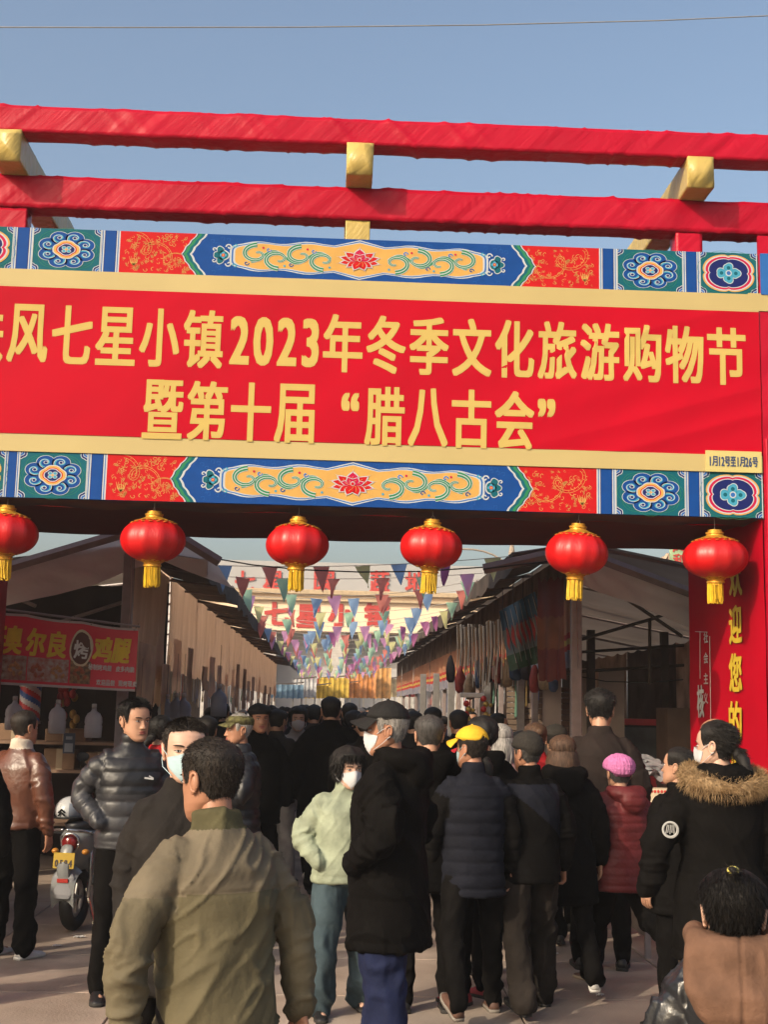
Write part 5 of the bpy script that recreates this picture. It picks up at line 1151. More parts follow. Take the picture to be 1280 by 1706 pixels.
# ---- table with bowls and the red tricycle seen under the right tent
tp = at(1085, 1375, 9.6); tx = tp.x + .22
t = thing('food_table', 'folding table with a pale top at the right stall, holding bowls', 'table', (tx, 9.75, 0)); b = MB(); b.box((0, 0, .84), (.75, 1.0, .04), bev=.006); b.build('table_top', M('table_pink', (.50, .30, .22), .5), t)
for x in (-.33, .33):
    for y in (-.45, .45):
        b = MB(); b.box((x, y, .41), (.04, .04, .82)); b.build('leg', frame_m, t)
b = MB(); b.box((-.34, 0, .45), (.02, .85, .6)); b.build('side_panel', M('tpanel', (.24, .19, .16), .6), t)
bowl_w = M('bowl_white', (.62, .60, .66), .25, .05, 5); bowl_b = M('bowl_pattern', (.10, .12, .38), .3, .4, 30, col2=(.6, .58, .65))
for k, (dx, dy) in enumerate(((-.24, -.35), (-.02, -.38), (-.22, -.05), (.05, -.1))):
    t = thing('bowl', ('blue and white bowl at the near left corner of the food table', 'blue and white bowl beside the corner bowl, nearer the fur hooded woman', 'patterned bowl in the second row at the left edge of the food table', 'patterned bowl in the second row further from the edge')[k], 'bowl', (tx + dx, 9.75 + dy, .86), 0, 'patterned bowls on the food table')
    b = MB(); b.lathe([(.045, 0), (.05, .012), (.075, .05), (.098, .10), (.102, .105), (.094, .10), (.07, .055), (.03, .03)], 24, closed=False); b.build('shell', bowl_w, t, smooth=True)
    b = MB()
    for j in range(12):
        a = j * PI / 6; b.ell((.086 * math.cos(a), .086 * math.sin(a), .07), (.010, .010, .016), 8, 5)
    b.build('painted_flowers', bowl_b, t, smooth=True)
    b = MB()
    for j in range(34): b.ell((random.gauss(0, .04), random.gauss(0, .04), .10 + random.uniform(0, .07)), (random.uniform(.015, .03), random.uniform(.015, .03), .012), 7, 5, rot=(random.uniform(0, 3), 0, random.uniform(0, 3)))
    tag(b.build('dark_food', M('dark_food', (.015, .010, .012), .35), smooth=False, loc=(tx + dx, 9.75 + dy, .86)), 'heap of dark dried food in ' + ('the near left corner bowl', 'the bowl beside the corner bowl', 'the second row bowl at the table edge', 'the second row bowl further in')[k], 'food', 'heaps of dark food in the bowls', 'thing')
p = at(1085, 1320, 10.2); t = thing('paper_box', 'cream box with a red printed border on the food table', 'box', (p.x + .1, 10.15, .86)); b = MB(); b.box((0, 0, .14), (.42, .22, .28), bev=.004); b.build('carton', M('cream_box', (.72, .62, .44), .6), t)
b = MB()
for j in range(15): b.ell((-.19 + j * .027, -.112, .262), (.011, .003, .012), 8, 5); b.ell((-.19, -.112, .02 + j * .017), (.010, .003, .010), 8, 5); b.ell((.19, -.112, .02 + j * .017), (.010, .003, .010), 8, 5)
b.build('printed_border', M('print_red', (.6, .05, .04), .6), t)
p = at(1072, 1296, 10.6); t = thing('plastic_bags', 'crumpled clear plastic bags behind the food table', 'bags', (p.x, 10.6, p.z - .05)); b = MB()
for j in range(9): b.grid(lambda u, v: (.16 * (u - .5) * 2 + .04 * np.sin(v * 7 + j), .1 * (v - .5) + .02 * j - .1, .10 + .05 * ridged(np.stack([u * 3, v * 3, 0 * u + j], 1), 1.4, j) - .25 * (u - .5) ** 2 + .012 * j), 10, 8)
b.build('bag', M('clear_bag', (.5, .52, .55), .2, .2, 20, spec=.8, trans=.3), t, smooth=True)
# tricycle
TYY = 15.6; p = at(1072, 1240, TYY); tc = thing('cargo_tricycle', 'red three wheeled cargo cab parked behind the right tent', 'tricycle', (p.x, TYY, 0)); trd = M('trike_red', (.95, .10, .13), .35, .1, 4, spec=.5, coat=.3)
b = MB(); b.zloft([(.45, .40, .42, 0, .5), (.75, .42, .45, 0, .5), (1.05, .43, .45, 0, .5), (1.12, .42, .40, 0, .5), (1.60, .38, .34, 0, .56), (1.66, .36, .32, 0, .58)], 28, p=5); b.build('cab', trd, tc, smooth=False)
b = MB(); b.add([(-.33, .095, 1.13), (.33, .095, 1.13), (.29, .205, 1.56), (-.29, .205, 1.56)], [(0, 1, 2, 3)]); b.build('windscreen', M('windscreen', (.20, .22, .24), .12, .3, 3, spec=.9), tc)
b = MB(); b.tube([(-.34, .085, 1.12), (.34, .085, 1.12), (.30, .20, 1.57), (-.30, .20, 1.57), (-.34, .085, 1.12)], .016, 6); b.build('window_rubber', M('rubber', (.02, .02, .02), .6), tc)
for x in (-.27, .27):
    b = MB(); b.ell((x, .06, .92), (.085, .05, .085), 18, 10); o = b.build('headlight', M('lamp_glass', (.72, .70, .66), .15, .05, 9, spec=.8), tc, smooth=True)
    b = MB(); b.tube([(x + .095 * math.cos(a), .055, .92 + .095 * math.sin(a)) for a in np.linspace(0, 2 * PI, 21)], .012, 6, caps=False); b.build('rim', alu, o)
b = MB(); b.box((0, .02, .60), (.74, .06, .10), bev=.01); b.build('bumper', trd, tc)
b = MB(); b.tube([(.0, .25 + .27 * math.cos(a), .29 + .27 * math.sin(a)) for a in np.linspace(0, 2 * PI, 25)], .055, 8, caps=False); b.build('front_wheel', M('rubber', (.02, .02, .02), .6), tc, smooth=True)
b = MB(); b.box((0, 1.9, .75), (1.1, 1.7, .5), bev=.01); b.build('cargo_bed', trd, tc)
for x in (-.5, .5):
    b = MB(); b.tube([(x, 2.1 + .27 * math.cos(a), .29 + .27 * math.sin(a)) for a in np.linspace(0, 2 * PI, 25)], .055, 8, caps=False); b.build('rear_wheel', MC['rubber'], tc, smooth=True)
b = MB(); p = at(1135, 1225, TY + 2.8); b.box((p.x, p.y, .9), (.46, .5, 1.8), bev=.01); tag(b.build('cabinet', M('cabinet_tan', (.22, .14, .10), .6)), 'brown tall cabinet standing right of the red tricycle cab', 'cabinet')

# ---- bunting over the lane
flc = [M('flag_' + n, c, .7, .08, 5, .2, 12, trans=.68, k=1.0) for n, c in (('red', (.78, .26, .22)), ('yellow', (.82, .79, .40)), ('green', (.50, .77, .56)), ('blue', (.36, .54, .80)), ('magenta', (.80, .40, .66)), ('purple', (.50, .17, .38)))]
def flagmesh(k):
    b = MB(); w, h = .165, .245; b.grid(lambda u, v: ((u - .5) * w * (1 - v * .97), .018 * np.sin(u * 3 + v * 4 + k), -h * v), 4, 6); return b.mesh('flag', flc[k], True)
fm = [flagmesh(k) for k in range(6)]; strm = M('bunting_cord', (.55, .5, .45), .7)
N_ = 26; r_ = random.Random(12)
for s_ in range(N_):
    Y = TY + .4 + s_ * 1.05 + .022 * s_ * s_; xl, xr_ = XLe - .05 + r_.uniform(-.05, .05), XRe + .05; zl_, zr2 = 3.06 + r_.uniform(-.02, .06), 3.2 + r_.uniform(-.04, .06); sag = r_.uniform(.08, .24) if s_ > 1 else .05; dYr = r_.uniform(-.5, .7)
    t = thing('bunting', ('first', 'second', 'third', 'fourth', 'fifth', 'sixth', 'seventh', 'eighth', 'ninth', 'tenth', 'eleventh', 'twelfth', 'thirteenth', 'fourteenth', 'fifteenth', 'sixteenth', 'seventeenth', 'eighteenth', 'nineteenth', 'twentieth', 'twenty-first', 'twenty-second', 'twenty-third', 'twenty-fourth', 'twenty-fifth', 'twenty-sixth', 'twenty-seventh', 'twenty-eighth', 'twenty-ninth')[s_] + ' cord of coloured pennants behind the gate, strung across the lane', 'bunting', (0, Y, 0), 0, 'cords of pennants across the lane')
    f_ = lambda u: Vector((xl + (xr_ - xl) * u, dYr * (u - .5), zl_ + (zr2 - zl_) * u - sag * 4 * u * (1 - u)))
    b = MB(); b.tube([f_(u) for u in np.linspace(0, 1, 15)], .0035, 4); b.build('cord', strm, t)
    n = (7, 6, 6, 7, 7, 7, 8, 8)[s_] if s_ < 8 else 9
    for j in range(n):
        u = (j + .5) / n + r_.uniform(-.02, .02)
        if s_ < 2 and (.30 < u < .36): continue
        o = link(fm[r_.choice((0, 1, 1, 2, 2, 3, 3, 4, 4, 5, 0))], 'flag', t, f_(u)); o.rotation_euler = (r_.uniform(-.35, .35), r_.uniform(-.10, .10) - .02, r_.uniform(-.7, .7)); o.scale = (1, 1, r_.uniform(.85, 1.1))
# black wires
def wire_px(pts, Y, name, lab, rad=.008, m=None):
    b = MB(); b.tube([at(p[0], p[1], Y if not isinstance(Y, tuple) else Y[0] + (Y[1] - Y[0]) * i / (len(pts) - 1)) for i, p in enumerate(pts)], rad, 5); tag(b.build(name, m or M('cable_black', (.02, .02, .02), .6), smooth=True), lab, 'cable')
wire_px([(362, 931), (420, 941), (500, 949), (600, 953), (700, 952), (806, 945)], TY + .2, 'cable', 'thin black cable strung between the two tent eaves', .007)
wire_px([(-60, 46), (200, 46.5), (500, 46), (800, 42.5), (1100, 35), (1350, 24)], (22, 24), 'cable', 'single cable crossing the sky above the gate', .012, M('cable_grey', (.30, .29, .27), .6))
wire_px([(806, 948), (860, 941), (950, 932)], TY - .12, 'cable', 'black cable lying along the right rafter', .008)
wire_px([(940, 1122), (1010, 1135), (1080, 1137), (1138, 1132)], TY + 1.0, 'cable', 'sagging cable inside the right tent', .006)

# ================================================================== FAR END OF THE LANE
FY = 62.0
cream = M('cream_render', (.80, .62, .44), .8, .06, .4, .1, 3, k=.95); hz = M('pale_grey_panel', (.42, .42, .43), .8, .05, .3)
bd = thing('market_hall', 'cream market hall across the far end of the lane with red characters', 'building', (0, FY, 0))
xa, xb = at(300, 1000, FY).x, at(830, 1000, FY).x; zc1, zc0 = at(560, 992, FY).z, at(560, 1052, FY).z
b = MB(); b.box(((xa + xb) / 2, 1.5, (zc0 + zc1) / 2), (xb - xa, 3, zc1 - zc0)); b.build('wall', cream, bd)
b = MB(); b.box(((xa + xb) / 2, 1.4, zc1 + .12), (xb - xa + .4, 3.4, .24), bev=.03); b.box(((xa + xb) / 2, 1.3, zc1 - .25), (xb - xa + .2, 3.1, .10)); b.build('cornice', M('cornice', (.55, .42, .27), .8), bd)
for x in np.linspace(xa + 1, xb - 1, 5):
    b = MB(); b.box((x, 1.5, zc0 / 2), (.7, 2.6, zc0)); b.build('column', M('pale_col', (.55, .52, .48), .8), bd)
b = MB(); b.box(((xa + xb) / 2, 2.2, zc0 / 2), (xb - xa - .4, .3, zc0)); b.build('lower_wall', M('pale_wall', (.50, .50, .52), .8, .1, .5), bd)
b = MB(); zz1 = at(560, 935, FY + 1).z; b.box(((xa + xb) / 2, 2.6, (zc1 + zz1) / 2 + .1), (xb - xa - .6, .2, zz1 - zc1)); b.build('sign_board', hz, bd)
lr2 = M('sign_letter_red', (.52, .05, .04), .5)
for ch, px in zip('七星園蔬地', (408, 455, 540, 633, 692)):
    q = MB(); put_text(q, ch, 0, 0, .85 * 1.15, 1.0 * 1.15, 1, bold=.03); o = q.build('sign_letter', lr2, bd); P = at(px, 970, FY + 2.4); o.location = (P.x, 2.42, P.z)
for ch, px, py in zip('七星小镇', (462, 515, 568, 628), (1022, 1026, 1025, 1024)):
    q = MB(); put_text(q, ch, 0, 0, 1.15, 1.05, 1, bold=.06); o = q.build('sign_letter', lr2, bd); P = at(px, py, FY - .06); o.location = (P.x, -.06, P.z)
far_def = ((478, 1152, 1.2, .5, 'blue'), (507, 1147, .9, .7, 'pale'), (530, 1153, 1.0, .5, 'yellow'), (556, 1146, 1.2, .8, 'yellow'), (583, 1150, .9, .6, 'orange'), (604, 1143, 1.1, 1.0, 'orange'), (628, 1138, 1.2, 1.3, 'stripe'), (655, 1146, 1.0, .8, 'cream'), (675, 1150, 1.0, .6, 'red'), (543, 1138, .8, .4, 'red'))
far_c = dict(blue=(.22, .36, .50), pale=(.55, .55, .56), yellow=(.62, .42, .06), orange=(.58, .22, .05), stripe=(.62, .30, .08), cream=(.60, .48, .28), red=(.50, .05, .04))
for k, (px, py, w, h, c_) in enumerate(far_def):
    P = at(px, py, 46.0 + k * 1.3); t = thing('far_stall', f"{c_ if c_ != 'stripe' else 'orange striped'} stall front at the lane end, {('first', 'second', 'third', 'fourth', 'fifth', 'sixth', 'seventh', 'eighth', 'ninth', 'tenth')[sorted(range(10), key=lambda q: far_def[q][0]).index(k)]} from the left", 'stall', (P.x, P.y, 0)); b = MB()
    n = 6
    for q in range(n): b.grid(lambda u, v: (-w / 2 + w * (q + u) / n, .04 * np.sin(u * PI) + 0 * v, P.z + h / 2 - h * v + .03 * np.sin(u * PI) * (v > .5)), 4, 3, (q % 2) if c_ in ('stripe', 'orange', 'cream') else 0)
    b.build('sign_sheet', [M('far_' + c_, far_c[c_], .7, .35, 5, trans=.2), M('far_strip_' + c_, tuple(min(.8, x * 1.25 + .06) for x in far_c[c_]), .7, .3, 5, trans=.2)], t, smooth=True)
    for x in (-w * .45, w * .45):
        b = MB(); b.box((x, .1, P.z / 2), (.06, .06, P.z)); b.build('post', alu, t)
    b = MB(); b.box((0, .3, .5), (w * .9, .6, 1.0)); b.build('counter', wood, t)
    b = MB(); slope(b, -w / 2, P.z + h / 2, w / 2, P.z + h / 2 + .12, 0, 1.0, 4, 4, .05, 0, k); b.build('canopy', roof_m, t, smooth=True)
# small roofs and sign right of the tent
P = at(1112, 950, 40); t = thing('gabled_house', 'white gabled roof top with ornate bargeboards beyond the right tent', 'house', (P.x, 40, 0)); b = MB(); w, zb_, zp = .55, at(1112, 975, 40).z, at(1104, 930, 40).z
b.add([(-w, 0, 0), (w, 0, 0), (w, 0, zb_), (0, 0, zp), (-w, 0, zb_), (-w, 3, 0), (w, 3, 0), (w, 3, zb_), (0, 3, zp), (-w, 3, zb_)], [(0, 1, 2, 3, 4), (9, 8, 7, 6, 5), (0, 4, 9, 5), (1, 6, 7, 2)]); b.build('wall', M('gable_white', (.6, .57, .52), .7), t)
b = MB(); 
for s_ in (-1, 1): b.tube([(s_ * (w + .15), -.1, zb_ - .2), (0, -.1, zp + .1)], .07, 4); b.add([(s_ * (w + .15), -.12, zb_ - .16), (0, -.12, zp + .12), (0, 3.1, zp + .12), (s_ * (w + .15), 3.1, zb_ - .16)], [(0, 1, 2, 3)])
b.build('roof', M('gable_roof', (.5, .36, .26), .7), t)
b = MB(); b.box((0, -.03, zb_ - .35), (.4, .05, .5)); b.build('window', M('dark_glass', (.05, .06, .08), .2), t)
P = at(1131, 945, 36); t = thing('roof_sign', 'pale green sign board with red characters rising beyond the red pillar', 'sign', (P.x, 36, 0)); b = MB(); z_a, z_b = at(1131, 978, 36).z, at(1131, 900, 36).z; b.box((0, 0, (z_a + z_b) / 2), (.5, .1, z_b - z_a)); b.build('board', M('sign_green', (.38, .52, .30), .6, .3, 2), t); b = MB(); b.box((0, .05, z_a / 2), (.12, .08, z_a)); b.build('post', alu, t)
b = MB(); put_text(b, '风和', 0, (z_a + z_b) / 2 + .3, .36, .36, .42, bold=.01, vert=True); b.build('lettering', lr2, t, loc=(0, -.07, 0))
P = at(853, 935, 45); b = MB(); b.lathe([(.10, 0), (.09, P.z - 1.0), (.12, P.z - .9), (.12, P.z + .3), (.03, P.z + .8)], 10, c=(P.x, 45, 0)); b.tube([(P.x - 1.6 + 1.6 * math.cos(a), 45, P.z - .6 + 1.0 * math.sin(a)) for a in np.linspace(0, PI, 14)], .035, 5); tag(b.build('ornamental_mast', M('mast', (.35, .28, .22), .6)), 'slim ornamental mast with a curved arm rising over the right stalls', 'mast')

# ================================================================== SCOOTER with helmet
SP = atg(112, 1558); SYaw = -.18
sc_ = thing('scooter', 'white and grey electric scooter seen from behind with a yellow plate', 'scooter', (SP.x + .0, SP.y + .22, 0), SYaw)
swh = M('scooter_white', (.26, .27, .27), .3, .06, 6, coat=.3, spec=.5); sgr = M('scooter_grey', (.16, .18, .20), .4, .1, 8); rub = MC['rubber']; chrome = M('chrome', (.6, .6, .6), .2, .05, 5, metal=.9)
def wheel(y, nm):
    b = MB(); b.tube([(0, y + .19 * math.cos(a), .24 + .19 * math.sin(a)) for a in np.linspace(0, 2 * PI, 29)], .050, 10, caps=False); o = b.build(nm, rub, sc_, smooth=True)
    b = MB(); b.tube([(0, y + .13 * math.cos(a), .24 + .13 * math.sin(a)) for a in np.linspace(0, 2 * PI, 21)], .018, 6, caps=False)
    for k in range(5): b.tube([(0, y, .24), (0, y + .13 * math.cos(k * 1.257), .24 + .13 * math.sin(k * 1.257))], .014, 5)
    b.build('rim', alu, o, smooth=True)
wheel(0, 'rear_wheel'); wheel(1.22, 'front_wheel')
b = MB(); b.grid(lambda u, v: ((u - .5) * .17 * (1 + .2 * v), .27 * -np.cos(v * 1.5 - .5) * 1.0 + .0, .24 + .27 * np.sin(v * 1.5 + .05) - .06 * (2 * (u - .5)) ** 2), 8, 10); b.tube([(0, -.24, .35), (0, -.28, .50), (0, -.22, .62)], .05, 8, ry=.012); b.build('rear_mudguard', swh, sc_, smooth=True)
b = MB(); b.zloft([(.45, .06, .22, 0, .16), (.52, .10, .28, 0, .16), (.62, .135, .33, 0, .17), (.70, .145, .36, 0, .18), (.745, .12, .33, 0, .19)], 26, p=2.6); b.build('body_shell', swh, sc_, smooth=True)
b = MB(); b.zloft([(.745, .125, .33, 0, .22), (.79, .14, .36, 0, .22), (.815, .12, .32, 0, .22)], 24); b.build('seat', M('seat_vinyl', (.02, .02, .025), .45, .2, 20), sc_, smooth=True)
b = MB(); b.ell((0, -.17, .665), (.062, .04, .062), 20, 12); o = b.build('tail_light', M('tail_red', (.20, .012, .012), .18, .1, 30, spec=.7), sc_, smooth=True)
b = MB(); b.tube([(.068 * math.cos(a), -.165, .665 + .068 * math.sin(a)) for a in np.linspace(0, 2 * PI, 25)], .010, 6, caps=False); b.build('bezel', chrome, o, smooth=True)
b = MB(); b.box((0, -.27, .545), (.165, .006, .115), rx=-.12, bev=.002); pl = b.build('licence_plate', M('plate_yellow', (.55, .36, .03), .4, .05), sc_)
b = MB(); put_text(b, '0584', 0, -.018, .050, .070, .036, bold=.0024, fit=False, copies=4); o = b.build('lettering', M('plate_ink', (.05, .03, .02), .5), pl); o.location = (0, -.276, .545); o.rotation_euler = (-.12, 0, 0)
b = MB(); b.box((0, -.272, .40), (.085, .008, .028)); b.build('rear_reflector', M('reflector', (.5, .04, .03), .2), sc_)
b = MB(); b.zloft([(.27, .055, .010, 0, -.262), (.30, .075, .014, 0, -.262), (.42, .085, .016, 0, -.250), (.465, .06, .02, 0, -.235)], 16, p=3); b.build('mud_flap', M('flap_pale', (.30, .30, .32), .5), sc_)
for sx in (-1, 1):
    b = MB(); b.tube([(sx * .11, .0, .72), (sx * .15, -.14, .74), (sx * .13, -.24, .76), (sx * .02, -.28, .77)], .013, 8); b.build('grab_rail', chrome, sc_, smooth=True)
    b = MB(); b.ell((sx * .12, -.15, .60), (.028, .03, .022), 12, 8); b.build('turn_signal', M('amber', (.6, .25, .04), .25), sc_, smooth=True)
    b = MB(); b.tube([(sx * .10, .02, .62), (sx * .12, -.02, .40), (sx * .10, 0, .26)], .018, 8); b.build('shock_absorber', chrome, sc_, smooth=True)
    b = MB(); b.box((sx * .21, .30, .30), (.13, .07, .015), bev=.004); b.build('foot_peg', alu, sc_)
    b = MB(); b.tube([(0, 1.0, 1.0), (sx * .18, .98, 1.03), (sx * .30, .90, 1.02)], .014, 8); hb = b.build('handlebar', rub, sc_, smooth=True)
    b = MB(); b.tube([(sx * .24, .94, 1.03), (sx * .30, .92, 1.16), (sx * .34, .90, 1.22)], .006, 6); b.ell((sx * .35, .90, 1.26), (.06, .012, .04), 14, 8); b.build('mirror', rub, hb, smooth=True)
b = MB(); b.box((0, .62, .30), (.26, .36, .05), bev=.015); b.build('footboard', sgr, sc_)
b = MB(); b.grid(lambda u, v: ((u - .5) * .40 * (1 - .3 * v), .86 + .16 * v - .10 * (2 * (u - .5)) ** 2, .32 + .62 * v), 10, 10); b.grid(lambda u, v: ((u - .5) * .40 * (1 - .3 * v), .885 + .16 * v - .10 * (2 * (u - .5)) ** 2, .32 + .62 * v), 10, 10, flip=True); b.build('leg_shield', swh, sc_, smooth=True)
b = MB(); b.tube([(0, 1.20, .24), (0, 1.06, .75), (0, 1.0, 1.0)], .03, 8); b.build('steering_column', sgr, sc_, smooth=True)
b = MB(); b.zloft([(.92, .06, .05, 0, 1.04), (1.0, .11, .07, 0, 1.04), (1.08, .09, .05, 0, 1.03)], 18); b.build('headlamp_cowl', swh, sc_, smooth=True)
b = MB(); b.tube([(.05, .1, .30), (.14, .06, .04)], .012, 6); b.build('stand', chrome, sc_)
b = MB(); b.grid(lambda u, v: (.26 + .05 * u + .02 * v * 0, .0 + .0 * u + .03 * v, .46 + .40 * v - .05 * (2 * u - 1) ** 2 * (v > .9)), 4, 8); b.grid(lambda u, v: (.26 + .05 * u, .012 + .03 * v, .46 + .40 * v), 4, 8, flip=True); b.build('side_panel', M('pale_panel', (.42, .42, .46), .5), sc_, smooth=True)
hp = Vector((SP.x - .07, SP.y + .20, .895)); t = thing('helmet', 'white and grey riding helmet with black chevron resting on the scooter seat', 'helmet', hp, -.2)
b = MB(); b.ell((0, 0, 0), (.112, .135, .105), 26, 16); b.v[-1][:, 2] = np.maximum(b.v[-1][:, 2], -.055); 
b.m = [1 if np.mean([b.v[0][i][0] for i in f]) > .045 else 0 for f in b.f]; b.build('shell', [M('helmet_white', (.62, .64, .65), .3, .04, 4, coat=.4), M('helmet_grey', (.22, .25, .30), .35)], t, smooth=True)
b = MB()
for dz in (0, -.022): b.tube([(-.042, -.128, -.012 + dz), (-.015, -.138, .012 + dz), (.014, -.136, -.010 + dz)], .0075, 4, caps=False)
b.build('chevron', M('chev', (.02, .02, .02), .4), t)
b = MB(); b.tube([(.108 * math.cos(a), .130 * math.sin(a), -.052) for a in np.linspace(0, 2 * PI, 30)], .008, 6, caps=False); b.build('rim', rub, t, smooth=True)

# ---- thin winter haze over the whole market
b = MB(); b.box((0, 170, 7.2), (460, 480, 16.8)); hzb = b.build('haze', None); hzb.data.materials.clear()
hm_ = bpy.data.materials.new('haze'); hm_.use_nodes = True; nt_ = hm_.node_tree; nt_.nodes.remove(nt_.nodes['Principled BSDF']); pv = nt_.nodes.new('ShaderNodeVolumePrincipled')
pv.inputs['Color'].default_value = (.95, .95, .97, 1); pv.inputs['Density'].default_value = .0014; pv.inputs['Anisotropy'].default_value = .2; nt_.links.new(pv.outputs[0], nt_.nodes['Material Output'].inputs['Volume'])
hzb.data.materials.append(hm_); tag(hzb, 'thin winter haze filling the market', kind='stuff')
# ================================================================== THE PEOPLE OF THE PHOTOGRAPH
def cl(n, c, r=.8, **k): return M('cloth_' + n, c, r, **{**dict(var=.22, scale=9, bump=.5, bscale=42, spec=.12, bdist=.007, detail=7), **k})
black = cl('black', (.006, .0053, .005), .85, spec=.05); blackw = cl('black_wool', (.0048, .0043, .0041), .95, spec=.04); navyc = cl('navy', (.0095, .0105, .017)); char = cl('charcoal', (.020, .017, .0155)); dnavy = cl('navy_trousers', (.016, .022, .062))
nylon = cl('black_nylon', (.012, .012, .015), .45, spec=.45, bscale=24); gnylon = cl('grey_nylon', (.035, .035, .040), .45, spec=.45, bscale=24)
jk = cl('olive_jacket', (.125, .106, .062), .72, scale=3, bscale=30, bdist=.008); jk2 = cl('tan_yoke', (.172, .142, .098), .7, scale=3, bscale=30, bdist=.008); jk3 = cl('tan_sleeve', (.140, .118, .076), .72, scale=3, bscale=30, bdist=.008); jc = cl('olive_collar', (.095, .085, .045), .85)
mint = cl('mint', (.30, .34, .245), .7, spec=.3); jeans = cl('teal_jeans', (.050, .075, .090), .85, var=.4, scale=4); leather = cl('brown_leather', (.115, .042, .024), .36, spec=.5, bscale=30)
dred = cl('dark_red_nylon', (.125, .016, .018), .6, spec=.3); redc = cl('bright_red', (.42, .02, .025)); creamc = cl('cream', (.55, .47, .38)); hoodb = cl('brown_hood', (.15, .082, .054), .85)
shiny = cl('black_shiny', (.016, .017, .020), .30, spec=.6, bscale=22); greyc = cl('pale_grey', (.36, .35, .35)); ltrs = cl('light_trousers', (.42, .40, .40)); washed = cl('washed_black', (.024, .019, .016), .9, var=.5, scale=3)
yelcap = M('cap_yellow', (.80, .46, .03), .75, .08, 10, .3, 60, spec=.2); blkcap = M('cap_black', (.014, .013, .013), .8, .1, 10, .3, 60, spec=.2); pinkk = M('pink_knit', (.62, .20, .44), .9, .15, 60, .6, 120, spec=.1); beank = M('grey_knit', (.040, .036, .032), .95, .2, 90, .6, 160, spec=.1)
camo = M('camouflage', (.16, .15, .06), .85, .1, 38, .2, 80, col2=(.05, .04, .025), detail=1, spec=.1); redk = M('red_cap', (.38, .02, .03), .85, .1, 9, spec=.2)
def loc_h(px, top, D=None, foot=None, hat=0.0):
    if foot is not None: p = atg(px, foot)
    else: q = at(px, top, D); p = Vector((q.x, D, 0))
    tz = at(px, top, p.y).z - hat
    return (p.x, p.y, 0), tz
def rr(deg): return R(deg)

# man in the olive jacket, nearest, seen from behind
L_, H_ = loc_h(376, 1240, D=3.85)
P4 = person('person', 'man in an olive and tan jacket seen from behind, nearest the camera, looking left', L_, rr(214), (H_ + .0), head='tan', hair='crop', hairc='dark', near=2, vox=.0085, lean=.09, hyaw=rr(14), hpitch=.03, headk=1.06, arms=(((.255, .04, 1.15), (.265, .05, .90)), ((.292, .03, 1.16), (.280, -.02, .90))), legs=((.15, .1), (-.15, .15)),
    coat=dict(hem=.80, bulk=.028, shw=-.008, fold=.017, sf=.62, fdir=-.9, seams=(1.275,), collar=.028, mats=[jk, jk2, jc, jk3], split=lambda c, a, t: np.where(c[:, 2] > 1.470, 2, np.where(c[:, 2] > 1.275, 1, np.where(a, 3, 0)))), pants=dict(mat=char, w=.01))
# young man in the puffer
L_, H_ = loc_h(198, 1170, foot=1662)
def puffsplit(c, a, t): return np.where((c[:, 2] > 1.19) & ~a, 0, np.where((c[:, 2] > 1.46) | (a & (t < .10)), 0, np.where(c[:, 2] > .89, 1, 1)))
P2 = person('person', 'young man in a black and grey quilted puffer jacket, hand in pocket, looking right', L_, rr(18), H_, head='mid', hair='short', near=2, hyaw=rr(26), hpitch=.02, arms=('hip', 'down'), coat=dict(hem=.86, bulk=.030, puff=.014, period=.088, fold=.004, collar=.05, mats=[nylon, gnylon], split=puffsplit), pants=dict(mat=black, w=-.004), legs=((.05, .06), (-.04, .02)))
def on(root_t, V, F_, m, name, parent):  # small print on clothing given in root coordinates
    pass
b = MB(); b.box((.085, -.1745, 1.30), (.055, .004, .010), ry=.12); b.box((.098, -.1745, 1.308), (.03, .004, .007), ry=.5); b.build('chest_logo', M('logo_silver', (.6, .6, .6), .3), P2[0])
# masked man in charcoal
L_, H_ = loc_h(310, 1203, D=4.9)
person('person', 'balding man with a blue face mask in a charcoal coat behind the olive jacket', L_, rr(12), H_, head='pale', hair='thin', hairc='dark', mask='blue', near=2, hyaw=0, hpitch=.03, hands=(0, 0), arms=(((.200, .03, 1.15), (.195, -.06, .92)), ((.200, .03, 1.15), (.195, -.06, .92))), coat=dict(hem=.70, bulk=.012, shw=-.02, fold=.007, collar=.015, mats=[char]), pants=dict(mat=black))
# leather jacket man
L_, H_ = loc_h(14, 1187, foot=1594)
person('person', 'man in a brown leather jacket and white sneakers seen from behind at the left', L_, rr(152), H_, head='tan', hair='crop', hairc='dark', near=1, hyaw=rr(-12), arms=('down', 'down'), coat=dict(hem=.90, bulk=.03, fold=.010, collar=.045, mats=[leather, creamc], split=lambda c, a, t: np.where(c[:, 2] > 1.475, 1, 0)), pants=dict(mat=black, w=.01, fold=.012), shoes=('shoe_white', 'sole_white'))
# cut by the left edge
L_, H_ = loc_h(-58, 1170, D=7.6)
person('person', 'person in black cut off by the left edge of the photo', L_, rr(170), 1.66, near=0, coat=dict(hem=.72, bulk=.05, mats=[black], hood=1), pants=dict(mat=black, w=.02))
# camouflage cap
L_, H_ = loc_h(402, 1187, D=9.2, hat=.02)
person('person', 'old man in a camouflage cap and black quilted coat facing left', L_, rr(-72), H_, head='tan', hair='crop', hairc='silver', cap='army', capm=camo, near=1, arms=('hold', 'hold'), coat=dict(hem=.80, bulk=.04, puff=.010, period=.07, fold=.004, mats=[nylon]), pants=dict(mat=black))
# woman with red top behind
L_, H_ = loc_h(268, 1196, D=9.3)
person('person', 'woman in red with tied back dark hair behind the masked man', L_, rr(150), H_, hair='lowbun', near=1, coat=dict(hem=.8, bulk=.03, mats=[redc], fem=1), pants=dict(mat=black))
